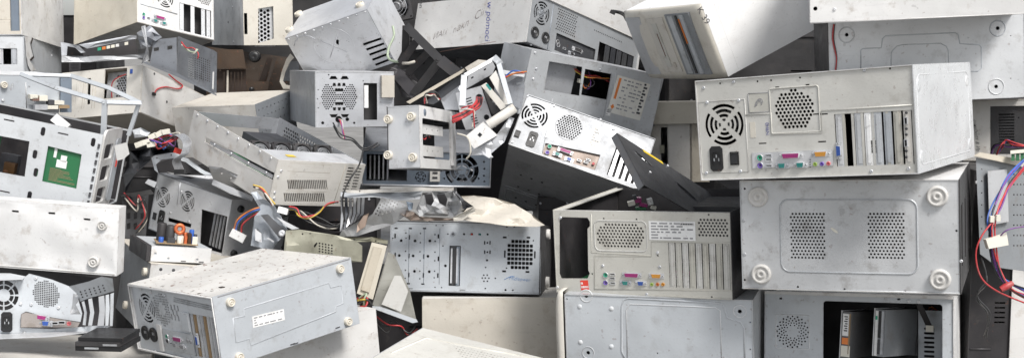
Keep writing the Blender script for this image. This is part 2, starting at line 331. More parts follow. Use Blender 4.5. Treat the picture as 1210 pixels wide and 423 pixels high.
# ------------------------------------------------------------------ computer cases: a box frame solved from real proportions
POSE = {
    'C2': ((0.3895, 2.6034, 0.7232), (0.9592, -0.0126, -0.0404, -0.2796), (0.4429, 0.4564, 0.2048)),
    'C6': ((0.4774, 2.5923, 0.4995), (0.9805, -0.0055, -0.0229, -0.1949), (0.4279, 0.3985, 0.224)),
    'C7': ((0.5566, 2.7407, 0.2742), (0.9777, -0.0836, -0.0065, -0.1927), (0.3967, 0.4198, 0.1875)),
    'B17': ((0.1006, 2.8248, 0.4467), (0.9754, 0.0064, -0.0234, -0.2192), (0.4086, 0.4052, 0.1876)),
    'B18': ((0.124, 2.7851, 0.2444), (0.9873, 0.0107, -0.0175, -0.1577), (0.4156, 0.42, 0.2062)),
    'B12': ((-0.2999, 3.0422, 0.4062), (0.9953, -0.0821, 0.0073, -0.0503), (0.3685, 0.3862, 0.1719)),
    'B13': ((-0.0098, 3.236, 0.7492), (0.9574, -0.2333, 0.1702, -0.0015), (0.3531, 0.4145, 0.1507)),
    'B8': ((0.0389, 3.5847, 1.0098), (0.9068, -0.0764, 0.11, 0.3998), (0.5274, 0.4682, 0.1468)),
    'A2': ((-1.1009, 3.7528, 1.0675), (0.8872, -0.1378, 0.0397, 0.4385), (0.2845, 0.3179, 0.2109)),
    'A1': ((-1.5949, 3.6204, 1.027), (0.9983, -0.0465, -0.0079, 0.0328), (0.2017, 0.4163, 0.3833)),
    'A3': ((-1.5896, 3.592, 0.7565), (0.9977, -0.0343, 0.0002, 0.0586), (0.2027, 0.4527, 0.2715)),
    'A5': ((-1.3113, 3.6664, 0.7867), (0.9771, -0.1516, -0.0242, -0.1474), (0.2701, 0.3828, 0.1395)),
    'A6': ((-1.4485, 3.2195, 0.8307), (0.9448, 0.0103, 0.0198, 0.327), (0.2983, 0.2, 0.0992)),
    'A7': ((-1.3293, 2.8973, 0.6877), (0.9942, -0.0099, 0.1049, 0.0232), (0.3582, 0.2554, 0.1868)),
    'A8': ((-1.2595, 2.7913, 0.5183), (0.9992, 0.01, 0.0388, 0.0023), (0.379, 0.05, 0.152)),
    'A11': ((-1.191, 2.6799, 0.2261), (0.9929, 0.0025, 0.0373, 0.113), (0.385, 0.3767, 0.07)),
    'A12': ((-0.8682, 2.9197, 0.3271), (0.9668, -0.0063, 0.0788, 0.2429), (0.2497, 0.37, 0.1692)),
    'A13': ((-0.8508, 2.9496, 0.4959), (0.9677, -0.0137, 0.0588, 0.245), (0.143, 0.1898, 0.0362)),
    'A14': ((-0.9786, 3.3812, 0.5106), (0.9485, -0.0243, 0.101, -0.2994), (0.2926, 0.224, 0.1546)),
    'B1': ((-0.837, 3.9861, 0.9999), (0.9725, 0.0019, -0.0012, 0.2327), (0.1591, 0.4085, 0.3768)),
    'B3': ((-0.9704, 3.7014, 0.6651), (0.9823, 0.0743, -0.0361, -0.1682), (0.274, 0.2202, 0.1575)),
    'B4': ((-0.5935, 3.8236, 0.8664), (0.9492, 0.2212, -0.1836, -0.1285), (0.2821, 0.1778, 0.1843)),
    'B5': ((-0.516, 3.3258, 0.7862), (0.9876, -0.0067, 0.0037, 0.1565), (0.2108, 0.4586, 0.146)),
    'B6': ((-0.5936, 3.0591, 0.616), (0.9108, 0.1029, 0.1043, 0.3858), (0.2749, 0.392, 0.1151)),
    'B10': ((-0.4165, 3.5035, 0.6138), (0.9963, 0.074, 0.017, 0.0403), (0.357, 0.3, 0.0995)),
    'B9': ((-0.294, 2.9976, 0.7085), (0.9887, -0.0591, -0.0211, -0.1363), (0.083, 0.3325, 0.1482)),
    'B14': ((0.0157, 3.474, 0.8139), (0.9716, 0.035, 0.1008, 0.2114), (0.4297, 0.19, 0.1797)),
    'B15': ((0.3785, 3.7344, 0.5967), (0.997, 0.0167, -0.0136, -0.0748), (0.2034, 0.398, 0.2034)),
    'B16': ((0.3035, 2.6965, 0.6637), (0.7972, -0.4523, 0.0529, 0.3963), (0.4372, 0.02, 0.2376)),
    'C1': ((0.3816, 3.4967, 0.9152), (0.8197, 0.1709, -0.1233, -0.5327), (0.381, 0.3225, 0.1955)),
    'C3': ((0.6478, 2.777, 1.0477), (0.9935, 0.004, -0.0207, -0.1115), (0.4522, 0.45, 0.2112)),
    'C4': ((0.7322, 2.9316, 0.8599), (0.9996, -0.0144, -0.0219, -0.0142), (0.4496, 0.15, 0.2052)),
    'C5': ((1.0737, 3.009, 0.727), (0.9714, -0.0316, -0.0152, -0.235), (0.2074, 0.4, 0.1433)),
    'C8': ((1.1121, 2.8488, 0.2549), (0.9986, -0.0402, -0.0063, -0.0351), (0.1921, 0.4, 0.2367)),
    'B19': ((-0.2138, 2.967, 0.2398), (0.9984, -0.047, -0.0008, 0.0305), (0.3879, 0.25, 0.161)),
    'B20': ((-0.3386, 2.4573, 0.2435), (0.9798, 0.038, 0.0696, -0.1837), (0.3301, 0.3439, 0.1198)),
    'B21': ((-0.8329, 2.7726, 0.3271), (0.9237, 0.0395, -0.0453, -0.3785), (0.3446, 0.3573, 0.1509)),
    'B22': ((-0.546, 2.7039, 0.199), (0.9495, -0.0244, -0.0342, 0.311), (0.3051, 0.3, 0.183)),
}
class Face:
    def __init__(s, case, k):
        W, D, H = case.dims; X, Y, Zz = Vector((1, 0, 0)), Vector((0, 1, 0)), Vector((0, 0, 1))
        s.case = case; s.k = k
        s.O, s.U, s.V, s.w, s.h = {'F': (Vector((0, 0, 0)), X, Zz, W, H), 'B': (Vector((W, D, 0)), -X, Zz, W, H), 'L': (Vector((0, D, 0)), -Y, Zz, D, H),
                                  'R': (Vector((W, 0, 0)), Y, Zz, D, H), 'T': (Vector((0, 0, H)), X, Y, W, D), 'D': (Vector((0, D, 0)), X, -Y, W, D)}[k]
        s.N = s.U.cross(s.V)
    def M(s, u=0., v=0., off=0., rot=0., sc=1.):
        P = s.O + s.U * u + s.V * v + s.N * off
        X = Matrix(((s.U.x, s.V.x, s.N.x, P.x), (s.U.y, s.V.y, s.N.y, P.y), (s.U.z, s.V.z, s.N.z, P.z), (0, 0, 0, 1)))
        return X @ Matrix.Rotation(R(rot), 4, 'Z') @ Matrix.Scale(sc, 4)
    def p(s, px, py, off=0.):
        """where the sight line of a photo point meets this face, in face coordinates"""
        mi = s.case.mi; o = mi @ CAM; d = mi.to_3x3() @ ray(px, py)
        P0 = s.O + s.N * off; k = (P0 - o).dot(s.N) / d.dot(s.N); q = o + d * k - P0
        return q.dot(s.U), q.dot(s.V)
class Case:
    def __init__(s, key, name, label, cat='computer case', group='heap of discarded computer cases', dims=None):
        t, q, d = POSE[key]; s.dims = dims or d; s.key = key
        s.root = thing(name, label, cat, t, q, group)
        s.m = Matrix.Translation(t) @ Quaternion(q).to_matrix().to_4x4(); s.mi = s.m.inverted()
        s.f = {k: Face(s, k) for k in 'FBLRTD'}
    def panel(s, k, mat='steel', holes=(), inset=0., t=.002, name=None, outline=None, edge=.002, parent=None, dent=0.):
        f = s.f[k]; e = edge
        if outline is None:
            if k in 'LR': outline = rect(0, 0, f.w, f.h)
            elif k in 'TD': outline = rect(e, 0, f.w - e, f.h)
            else: outline = rect(e, e, f.w - e, f.h - e)
        nm = name or {'F': 'rear_panel', 'B': 'back_plate', 'L': 'side_panel', 'R': 'side_panel', 'T': 'side_panel', 'D': 'side_panel'}[k]
        ex = (); fn = None
        if dent:
            sd_ = hash(s.key) % 97 if False else sum(map(ord, s.key + k)); ex = [(f.w * (i + .5) / 16, f.h * (j + .5) / 12) for i in range(16) for j in range(12)]
            def fn(u, v, w):
                q = Vector((u * 7, v * 7, sd_)); e_ = max(0., min(1., min(u, f.w - u, v, f.h - v) / .025))
                return (u, v, w + dent * e_ * (noise.noise(q) + .6 * noise.noise(q * 2.3) - .9 * max(0., noise.noise(q * 1.4 + Vector((9, 4, 2))) - .15)))
        mb = MB().sheet(outline, holes, t, 0, f.M(0, 0, -inset), ex, fn); o = build(mb, nm, mat, parent or s.root)
        if dent: o.data.polygons.foreach_set('use_smooth', [True] * len(o.data.polygons)); o.data.set_sharp_from_angle(angle=R(40))
        return o
    def shell(s, ks, mat, **kw):
        for k in ks: s.panel(k, mat, inset=(.001 if k in 'FB' else 0.), **kw)
    def put(s, k, name, me, u, v, off=0., rot=0., sc=1., parent=None): return link(name, me, parent or s.root, s.f[k].M(u, v, off, rot, sc))
    def foot(s, k, u, v, r=.016, mat='rubber_foot', off=0.): return s.put(k, 'foot', shared('foot_%s_%d' % (mat, r * 1e4), g_foot(r), mat), u, v, off)
    def screw(s, k, u, v, off=0.): return s.put(k, 'screw', shared('screw', g_screw, 'steel_light'), u, v, off)
    def port(s, k, kind, u, v, colr='teal', rot=0., sc=1., off=0., parent=None):
        nm, fn, mats = {'ps2': ('round_port', g_ps2, [colr, 'steel', 'ink']), 'jack': ('audio_jack', g_jack, colr), 'usb': ('usb_port', g_usb, ['steel_light', 'black_plastic']),
                        'db25': ('parallel_port', g_dsub(.0195), [colr, 'steel_light', 'ink']), 'db15': ('game_port', g_dsub(.0135), [colr, 'steel_light', 'ink']),
                        'db9': ('serial_port', g_dsub(.0085), [colr, 'steel_light', 'ink']), 'socket': ('power_socket', g_socket, ['black_plastic', 'steel']),
                        'round': ('power_socket', g_round_socket, ['black_plastic', 'steel']), 'switch': ('power_switch', g_switch, 'black_plastic')}[kind]
        return s.put(k, nm, shared(kind + str(colr), fn, mats), u, v, off, rot, sc, parent)
    def emboss(s, k, pts, r=.002, mat='grey', closed=True, off=-.0008, name='embossed_rim'):
        mb = MB().tube([(u, v, 0) for u, v in pts], r, 6, 0, closed, s.f[k].M(0, 0, off)); return build(mb, name, mat, s.root)
    def sticker(s, k, u0, v0, u1, v1, mat='sticker', lines=5, ink='ink_grey', rot=0., seed=1, off=0.):
        rn = random.Random(seed); w, h = abs(u1 - u0), abs(v1 - v0); X = s.f[k].M((u0 + u1) / 2, (v0 + v1) / 2, off, rot)
        o = build(MB().box((-w / 2, -h / 2, .0002), (w / 2, h / 2, .0006), 0, X), 'paper_label', mat, s.root)
        if lines:
            mb = MB()
            for i in range(lines):
                y = h / 2 - h * (i + .8) / (lines + .6); x = -w * .45; hh = h / lines * .22
                while x < w * .42:
                    l = w * rn.uniform(.05, .18); mb.box((x, y - hh, .0006), (min(w * .45, x + l), y + hh, .0008), 0, X); x += l + w * rn.uniform(.02, .06)
                    if rn.random() < .12: break
            build(mb, 'printed_lines', ink, o)
        return o
    def text(s, k, body, u, v, size, mat='ink', rot=0., shear=0., off=.0006, name='handwriting', thin=-.018):
        c = bpy.data.curves.new(name, 'FONT'); c.body = body; c.size = size; c.align_x = 'CENTER'; c.align_y = 'CENTER'; c.shear = shear; c.extrude = .0002; c.offset = thin * size; c.materials.append(M[mat])
        tmp = bpy.data.objects.new('tmp', c); me = bpy.data.meshes.new_from_object(tmp); bpy.data.objects.remove(tmp)
        return link(name, me, s.root, s.f[k].M(u, v, off, rot))
    def slots(s, k, u0, v0, u1, v1, n, skip=(), mat='steel', mats=None, inset=.002, parent=None, fill=.8):
        u0, u1 = min(u0, u1), max(u0, u1); v0, v1 = min(v0, v1), max(v0, v1); p = (u1 - u0) / n; w = p * fill
        for i in range(n):
            if i in skip: continue
            mb = MB(); x = u0 + p * (i + .5); X = s.f[k].M(x, (v0 + v1) / 2, -inset)
            mb.box((-w / 2, -(v1 - v0) / 2, -.0012), (w / 2, (v1 - v0) / 2, 0), 0, X); mb.box((-w * .22, -(v1 - v0) * .46, 0), (w * .22, (v1 - v0) * .46, .0012), 0, X)
            build(mb, 'slot_cover', (mats or {}).get(i, mat), parent or s.root)
    def box(s, name, a, b, mat, parent=None): return build(MB().box(a, b), name, mat, parent or s.root)
    def liner(s, mat='near_black', ks='BLRTD', d=.003):  # added sheets inside the walls, near-black colour stands for interior shade
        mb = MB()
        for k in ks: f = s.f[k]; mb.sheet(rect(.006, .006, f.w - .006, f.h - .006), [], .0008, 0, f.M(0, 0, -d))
        return build(mb, 'shade_lining', mat, s.root)
    def backing(s, y=.035, mat='near_black'):  # added plate behind the front: blocks light, its black stands for shade
        W, D, H = s.dims; return build(MB().box((.006, y, .006), (W - .006, y + .002, H - .006)), 'filler_plate', mat, s.root)
    def rotor(s, k, u, v, r=.036, mat='dark_grey', off=-.022):
        return s.put(k, 'fan_rotor', shared('rotor%s%d' % (mat, r * 1e4), lambda mb: g_fan(mb, r), mat), u, v, off)
def wires(parent, pts, colours, r=.002, spread=.004, seed=0, name='wire', loc=(0, 0, 0), sp=6):
    rn = random.Random(seed)
    for i, c in enumerate(colours):
        P = [Vector(p) + Vector((rn.uniform(-1, 1), rn.uniform(-1, 1), rn.uniform(-1, 1))) * spread - Vector(loc) for p in pts]
        build(MB().tube(P, r, 6, 0, smooth_path=sp), name, 'wire_' + c, parent)
def bar(mb, a, b, w, t, m=0, side=None):
    a, b = Vector(a), Vector(b); d = (b - a); L_ = d.length; d.normalize(); n = Vector(side) if side else -FW
    n = (n - d * n.dot(d)).normalized(); x = d.cross(n)
    X = Matrix(((x.x, n.x, d.x, a.x), (x.y, n.y, d.y, a.y), (x.z, n.z, d.z, a.z), (0, 0, 0, 1)))
    return mb.box((-w / 2, -t / 2, 0), (w / 2, t / 2, L_), m, X)
def lin(d0, x0, y0, gx=0., gy=0., amp=0., sc=.05, seed=0):
    def fn(x, y):
        a = 0.
        if amp:
            q = Vector((x * sc, y * sc, seed)); a = amp * (noise.noise(q) + .5 * noise.noise(q * 2.1) + (.35 - abs(noise.noise(q * .9 + Vector((5, 3, 0)))) * 1.4))
        return d0 + gx * (x - x0) + gy * (y - y0) + a
    return fn
def wsheet(parent, name, outline, holes, dep, t, mat, loc=(0, 0, 0), grid=0, seed=0):
    """a bent piece of sheet metal: outline and cut-outs on the photo plane, every point at its own distance, with real thickness"""
    L_ = Vector(loc); ex = []
    if grid:
        xs = [p[0] for p in outline]; ys = [p[1] for p in outline]; rn = random.Random(seed)
        def ins(x, y, P):
            c = False; j = len(P) - 1
            for i in range(len(P)):
                if (P[i][1] > y) != (P[j][1] > y) and x < (P[j][0] - P[i][0]) * (y - P[i][1]) / (P[j][1] - P[i][1]) + P[i][0]: c = not c
                j = i
            return c
        x = min(xs) + grid / 2
        while x < max(xs):
            y = min(ys) + grid / 2
            while y < max(ys):
                q = (x + rn.uniform(-.3, .3) * grid, y + rn.uniform(-.3, .3) * grid)
                if ins(*q, outline) and not any(ins(*q, h) for h in holes): ex.append(q)
                y += grid
            x += grid
    # y grows downwards in the photo: flip it so that faces turn towards the camera
    fl = lambda P: [(a, -b) for a, b in P]
    mb = MB().sheet(fl(outline), [fl(h) for h in holes], t, 0, None, fl(ex), lambda u, v, w: at(u, -v, dep(u, -v) - w) - L_)
    o = build(mb, name, mat, parent)
    if grid: o.data.polygons.foreach_set('use_smooth', [True] * len(o.data.polygons)); o.data.set_sharp_from_angle(angle=R(17))
    return o
# ================================================================== the setting
g = build(MB().box((-60, -40, -.4), (60, 80, .17)), 'ground', 'concrete'); g['kind'] = 'structure'

def pts(c, k, z, L_): return [c.f[k].p(*z(x, y)) for x, y in L_]
# ================================================================== right side of the heap
# ---- big grey tower lying on its side, rear panel towards the camera
c = Case('C2', 'computer_case', 'big pale grey tower with colourful ports and white end, lying on the footed case'); z = Z(810, 70, 2.489); f = c.f['F']; P = lambda x, y: f.p(*z(x, y))
W, D, H = c.dims
fu, fv = P(112, 193); hu, hv = P(317, 150); holes = fan_holes(fu, fv, .042)
holes += hexdisc(hu, hv, .040, .0082, .0033)
io = rect(*P(197, 322), *P(432, 266)); s0 = P(444, 316); s1 = P(664, 150)
holes += [rect(s0[0], s0[1], s1[0], s1[1])]
for x, y in ((385, 162), (405, 162), (225, 248), (400, 243)): a = P(x, y); holes.append(rect(a[0] - .008, a[1] - .0012, a[0] + .008, a[1] + .0012))
for x, y in ((268, 85), (357, 78)): a = P(x, y); holes.append(rect(a[0] - .004, a[1] - .0025, a[0] + .004, a[1] + .0025))
for x, y in ((250, 63), (100, 72), (210, 66), (270, 45), (335, 55), (600, 28)): a = P(x, y); holes.append(circ(a[0], a[1], .002, 8))
so = P(90, 293)
holes.append(rect(so[0] - .008, so[1] - .012, so[0] + .008, so[1] + .012))
rp = c.panel('F', 'warm_grey', holes, .003)
c.panel('T', 'white', name='side_panel'); c.panel('D', 'white'); c.panel('L', 'white', name='top_panel'); c.panel('R', 'white_metal', name='bottom_panel', dent=.0015); c.panel('B', 'grey', inset=.001)
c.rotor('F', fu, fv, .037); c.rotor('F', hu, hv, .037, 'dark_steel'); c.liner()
c.port('F', 'socket', *so, off=-.003); c.port('F', 'switch', *P(143, 292), off=-.003)
# seams round the power supply and the raised plates
a, b = P(48, 335); a2, b2 = P(172, 118)
c.emboss('F', rect(a, b, a2, b2), .0011, 'warm_grey', off=-.003, name='power_supply_rim')
c.emboss('F', rrect(*P(252, 220), *P(388, 78), .004), .0016, 'warm_grey', off=-.003)
c.emboss('F', [P(176, 165), P(250, 160), P(252, 222), P(400, 216), P(398, 152), P(668, 135)], .0016, 'warm_grey', closed=False, off=-.003)
pl = build(MB().sheet(io, [], .0012, 0, f.M(0, 0, -.0012)), 'port_plate', 'steel_light', c.root)
sk = .92
for kd, x, y, cl in (('ps2', 218, 290, 'port_green'), ('ps2', 219, 313, 'port_violet'), ('usb', 244, 284, ''), ('usb', 244, 296, ''), ('usb', 245, 314, ''), ('db25', 310, 284, 'magenta'), ('db15', 398, 279, 'port_orange'),
                     ('db9', 284, 313, 'teal'), ('db9', 338, 311, 'teal'), ('jack', 381, 309, 'port_lime'), ('jack', 401, 308, 'port_violet'), ('jack', 420, 307, 'port_pink')):
    a = P(x, y); c.port('F', kd, *a, cl, 0, sk, -.0012, pl)
for i in range(4): a = P(366, 296 + i * 7); c.put('F', 'pin_hole', shared('pin', lambda mb: mb.lathe([(.0014, 0), (.0012, .0005), (.0002, .0004)], 8), 'ink'), *a, -.0012)
n = 8
c.slots('F', s0[0], s0[1], s1[0], s1[1], n, skip=(1,), mat='blue_grey', mats={3: 'sticker', 0: 'steel_light', 2: 'blue_grey', 4: 'blue_grey', 5: 'blue_grey', 6: 'warm_grey', 7: 'beige'}, inset=.004)
for x, m_ in ((470, 'warm_grey'), (497, 'warm_grey'), (525, 'warm_grey'), (556, 'warm_grey'), (598, 'warm_grey'), (632, 'beige')):
    a = P(x, 316); b = P(x, 152); c.box('slot_divider', (a[0] - .0025, .0035, a[1]), (a[0] + .0025, .008, b[1]), m_)
c.port('F', 'db15', *P(450, 270), 'port_blue', 90, .8, -.002)
for y in (182, 247): c.port('F', 'usb', *P(648, y), '', 90, .95, -.001)
for y in (158, 205, 222, 270, 288): a = P(649, y); c.put('F', 'pin_hole', shared('pin2', lambda mb: mb.lathe([(.0028, 0), (.0025, .001), (.0002, .0004)], 10), 'ink'), *a, -.001)
c.box('expansion_card', (P(545, 300)[0] - .001, .010, P(545, 300)[1]), (P(545, 300)[0] + .002, .14, P(545, 160)[1]), 'sticker')
bx = P(550, 258); c.box('card_connector', (bx[0] - .006, .004, bx[1] - .012), (bx[0] + .006, .02, bx[1] + .012), 'black_plastic')
# printed picture sticker: a square outline with a scribble
q0, q1 = P(186, 158), P(243, 98)
o = c.sticker('F', *q0, *q1, 'warm_grey', 0, off=-.003)
mb = MB()
for i in range(4):
    a, b = [(q0[0], q0[1]), (q1[0], q0[1]), (q1[0], q1[1]), (q0[0], q1[1])][i], [(q1[0], q0[1]), (q1[0], q1[1]), (q0[0], q1[1]), (q0[0], q0[1])][i]
    mb.tube([(*a, 0), (*b, 0)], .0007, 4, 0, False, f.M(0, 0, -.0022))
cx_, cy_ = (q0[0] + q1[0]) / 2, (q0[1] + q1[1]) / 2
for k in range(4): mb.tube([(cx_ + (.009 - k * .001) * math.cos(t * .5 + k), cy_ + (.008 - k * .0012) * math.sin(t * .7 + k * 2) + .0015 * math.sin(3 * t), 0) for t in range(9)], .0006, 4, 0, False, f.M(0, 0, -.0022), 3)
build(mb, 'printed_picture', 'ink_grey', o)
c.sticker('F', *P(190, 232), *P(203, 185), 'beige_clean', 0, off=-.003)
c.text('F', 'N9H0', *P(240, 205), .010, 'ink_blue', 90, 0, -.0024, 'stamp')
for x, y in ((52, 85), (62, 128), (155, 122), (160, 330), (545, 330), (525, 33), (140, 67), (60, 335), (655, 322)): c.screw('F', *P(x, y), -.003)
g_ = c.f['R']
c.emboss('R', rrect(.02, .015, g_.w - .03, g_.h - .02, .02), .0016, 'white_metal')
for u, v in ((.03, .03), (g_.w - .04, .03), (.03, g_.h - .04), (g_.w - .04, g_.h - .04)): c.put('R', 'dimple', shared('dimple', lambda mb: mb.lathe([(.013, -.0005), (.011, .0012), (.006, .0005), (.0002, .0005)], 16), 'white_metal'), u, v)

# ---- grey tower, underside with four big feet towards the camera
c = Case('C6', 'computer_case', 'grey tower showing four round feet and two square vents, under the big pale grey tower'); z = Z(860, 190, 1.814); f = c.f['F']; P = lambda x, y: f.p(*z(x, y)); W, D, H = c.dims
holes = []
for x0, x1 in ((137, 209), (303, 380)):
    a = P(x0, 207); b = P(x1, 114)
    nu, nv = 10, 14
    for i in range(nu):
        for j in range(nv):
            holes.append(circ(a[0] + (b[0] - a[0]) * (i + (.5 if j % 2 else 0)) / nu, a[1] + (b[1] - a[1]) * j / (nv - 1), .0023, 6))
for x, y in ((36, 60), (36, 255), (490, 150), (250, 275), (150, 270), (380, 280)): a = P(x, y); holes.append(circ(*a, .0022, 8))
c.panel('F', 'grey', holes, .0015, name='bottom_panel'); c.backing(.03)
c.panel('T', 'white', name='side_panel'); c.panel('D', 'white'); c.panel('L', 'grey'); c.panel('R', 'near_black'); c.panel('B', 'grey', inset=.001)
for x, y in ((65, 77), (449, 76), (72, 242), (455, 254)): c.foot('F', *P(x, y), .0205, off=-.0015)
c.emboss('F', rrect(*P(115, 237), *P(405, 83), .018, 6), .0022, 'grey', off=-.002)
c.emboss('F', [P(30, 272), P(498, 284)], .0016, 'grey', closed=False, off=-.002, name='folded_edge')
a = P(228, 149); c.put('F', 'scuff', shared('scuff', lambda mb: mb.prism(ell(0, 0, .009, .0028, 8), 0, .0004), 'connector'), *a, -.0013, -38)
for x, y in ((34, 128), (36, 200), (500, 215)): c.screw('F', *P(x, y), -.0015)
for u in (.06, .18, .30): c.put('R', 'dark_bracket', shared('brk', lambda mb: mb.box((-.02, -.06, 0), (.02, .06, .002)), 'near_black'), u, .11)

# ---- open case below it with two drives
c = Case('C7', 'computer_case', 'open pale grey case with round dotted vent, two drives inside, right bottom corner'); z = Z(890, 340, 4.654); f = c.f['F']; P = lambda x, y: f.p(*z(x, y)); W, D, H = c.dims
vc = P(215, 240); holes = []
for k in range(5):
    for i in range(20):
        if (i + k) % 1 == 0:
            r_ = .0145 + .0042 * k * 1.15; t = 2 * math.pi * (i + .5 * (k % 2)) / 20
            if k in (0,) and i % 2: continue
            holes.append(circ(vc[0] + r_ * math.cos(t), vc[1] + r_ * math.sin(t), .0015 + .00012 * k, 6))
a = P(385, 70); b = P(1040, 92); holes.append(rrect(a[0], .014, b[0], (a[1] + b[1]) / 2, .006))
for x, y in ((150, 58), (190, 28), (800, 62)): a = P(x, y); holes.append(rect(a[0] - .003, a[1] - .0018, a[0] + .003, a[1] + .0018))
c.panel('F', 'grey_light', holes, .003, name='front_plate')
c.panel('T', 'white', name='side_panel'); c.panel('D', 'grey'); c.panel('L', 'steel'); c.panel('R', 'white'); c.liner(ks='LRTD'); c.box('cover_rim', (.0, -.003, H - .006), (W, .002, H + .001), 'white')
Bf = c.f['B']; c.panel('B', 'grey', [rrect(.06 + 0, .04 + .009 * i, .10, .044 + .009 * i, .0018, 2) for i in range(8)] + [rect(.2, .03, .38, .16)], .001)
e = .0365; c.emboss('F', rrect(vc[0] - e, vc[1] - e, vc[0] + e, vc[1] + e, .003), .0014, 'grey_light', off=-.0035)
for x, y in ((730, 60), (908, 76), (855, 73)): c.screw('F', *P(x, y), -.003)
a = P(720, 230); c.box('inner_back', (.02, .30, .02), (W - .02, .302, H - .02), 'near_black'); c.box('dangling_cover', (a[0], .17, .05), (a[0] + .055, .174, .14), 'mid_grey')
b0 = P(880, 200)[0]; rv = build(MB().sheet(rect(b0, .02, W - .012, H - .035), [rrect(b0 + .012, .05 + .010 * i, b0 + .034, .055 + .010 * i, .002, 2) for i in range(7)], .0015, 0, f.M(0, 0, -.13)), 'rear_vent', 'grey', c.root)
a2 = P(800, 300); c.box('loose_lever', (a2[0], .02, .02), (a2[0] + .012, .06, .045), 'steel_dull')
a = P(900, 90); b_ = P(955, 230)
mb = MB(); bar(mb, (a[0], .05, a[1]), (b_[0], .09, b_[1]), .012, .004, 0, (0, -1, 0)); build(mb, 'black_strap', 'near_black', c.root)
c.box('white_plug', (b_[0] - .008, .08, b_[1] - .008), (b_[0] + .008, .095, b_[1] + .006), 'connector')
wires(c.root, [(P(930, 130)[0], .2, .15), (P(960, 110)[0], .18, .16), (P(1000, 140)[0], .2, .14), (P(1020, 110)[0], .22, .17)], ['orange', 'black', 'red'], .0018, .006, 4)
def drive(key_case, px, py, w, h, d, yaw, label, kind):
    f = key_case.f['F']; u, v = f.p(px, py); o = thing('hard_drive', label, 'hard drive', group='drives left in the open case')
    o.matrix_basis = key_case.m @ Matrix.Translation((u, -.004, v)) @ Matrix.Rotation(R(yaw), 4, 'Z') @ Matrix.Rotation(R(3), 4, 'Y')
    build(MB().box((-w / 2, 0.002, -h), (w / 2, d, 0)), 'drive_body', 'mid_grey' if kind else 'dark_grey', o)
    build(MB().box((-w * .5 - .002, 0, -h), (-w * .5, d * .9, .002)), 'drive_cover', 'steel_light', o)
    return o, w, h, d
o, w, h, d = drive(c, *z(517, 130), .021, .10, .147, -14, 'silver hard drive with white label and orange sticker, left drive in open case', 0)
build(MB().box((-.008, -.0005, -.052), (.006, .0015, -.004)), 'paper_label', 'sticker', o); build(MB().box((-.008, -.0005, -.07), (.006, .0015, -.056)), 'orange_sticker', 'orange_print', o)
build(MB().box((-.009, -.001, -.0965), (.0105, .0015, -.073)), 'connector_block', 'connector', o); build(MB().box((.0062, -.001, -.09), (.0085, .002, -.004)), 'board_edge', 'board_brown', o)
mb = MB()
for i in range(7): mb.box((-.0045 + (i % 2) * .002, -.0009, -.012 - i * .005), (.003, -.0006, -.0095 - i * .005))
build(mb, 'printed_marks', 'ink', o)
o, w, h, d = drive(c, *z(700, 118), .024, .10, .147, -22, 'hard drive with green light and black connectors, right drive in open case', 1)
build(MB().box((-.010, -.001, -.099), (-.003, .0015, -.003)), 'white_strip', 'sticker', o); build(MB().box((-.002, -.0015, -.06), (.004, .0015, -.003)), 'connector_block', 'black_plastic', o)
build(MB().box((.0045, -.0015, -.095), (.010, .0015, -.003)), 'end_cap', 'steel', o); build(MB().box((-.0085, -.003, -.022), (-.0048, -.001, -.014)), 'indicator_lamp', 'port_green', o)
build(MB().box((-.002, -.0015, -.095), (.0045, .0015, -.064)), 'connector_block', 'ink', o)

# ---- rear panel tower, open on top, in the middle of the bottom rows
c = Case('B17', 'computer_case', 'pale grey rear panel with purple and orange ports, red tag and missing power supply'); z = Z(640, 230, 2.192); f = c.f['F']; P = lambda x, y: f.p(*z(x, y)); W, D, H = c.dims
holes = [[P(45, 68), P(52, 58), P(118, 60), P(124, 70), P(124, 82), P(118, 88), P(120, 196), P(124, 204), P(118, 217), P(50, 217), P(45, 205)]]
ea, eb = P(142, 140), P(266, 74); uc, vc = (ea[0] + eb[0]) / 2, (ea[1] + eb[1]) / 2; ra, rb = (eb[0] - ea[0]) / 2, (eb[1] - ea[1]) / 2
def sta(u, v): du = max(0, abs(u - uc) - (ra - rb)); return math.hypot(du, v - vc) < rb * .96
holes += hexgrid(sta, ea[0], ea[1], eb[0], eb[1], .0078, .0027)
va, vb = P(408, 105), P(480, 66); holes += hexgrid(lambda u, v: va[0] <= u <= vb[0] and va[1] <= v <= vb[1], va[0], va[1], vb[0], vb[1], .0076, .0026)
sl0, sl1 = P(331, 240), P(485, 128); holes.append(rect(*sl0, *sl1))
for x, y in ((160, 62), (245, 64), (432, 52), (240, 148), (300, 158), (273, 260), (130, 205), (440, 265)): holes.append(circ(*P(x, y), .002, 8))
c.panel('F', 'warm_grey', holes, .002)
c.panel('D', 'warm_grey'); c.panel('L', 'warm_grey'); c.panel('R', 'near_black'); c.panel('B', 'near_black', [rect(.05, .03, .33, .16)], .001); c.liner(ks='LRDB')
c.emboss('F', rrect(ea[0] - .004, ea[1] - .004, eb[0] + .004, eb[1] + .004, .012), .0016, 'warm_grey', off=-.0025)
c.emboss('F', [P(136, 245), P(136, 158), P(283, 160), P(283, 122), P(488, 124), P(490, 248), P(136, 245)], .002, 'warm_grey', closed=False, off=-.003)
c.emboss('F', [P(128, 50), P(128, 150), P(282, 158)], .0012, 'warm_grey', closed=False, off=-.0025)
c.slots('F', *sl0, *sl1, 9, mat='warm_grey', inset=.003, fill=.86)
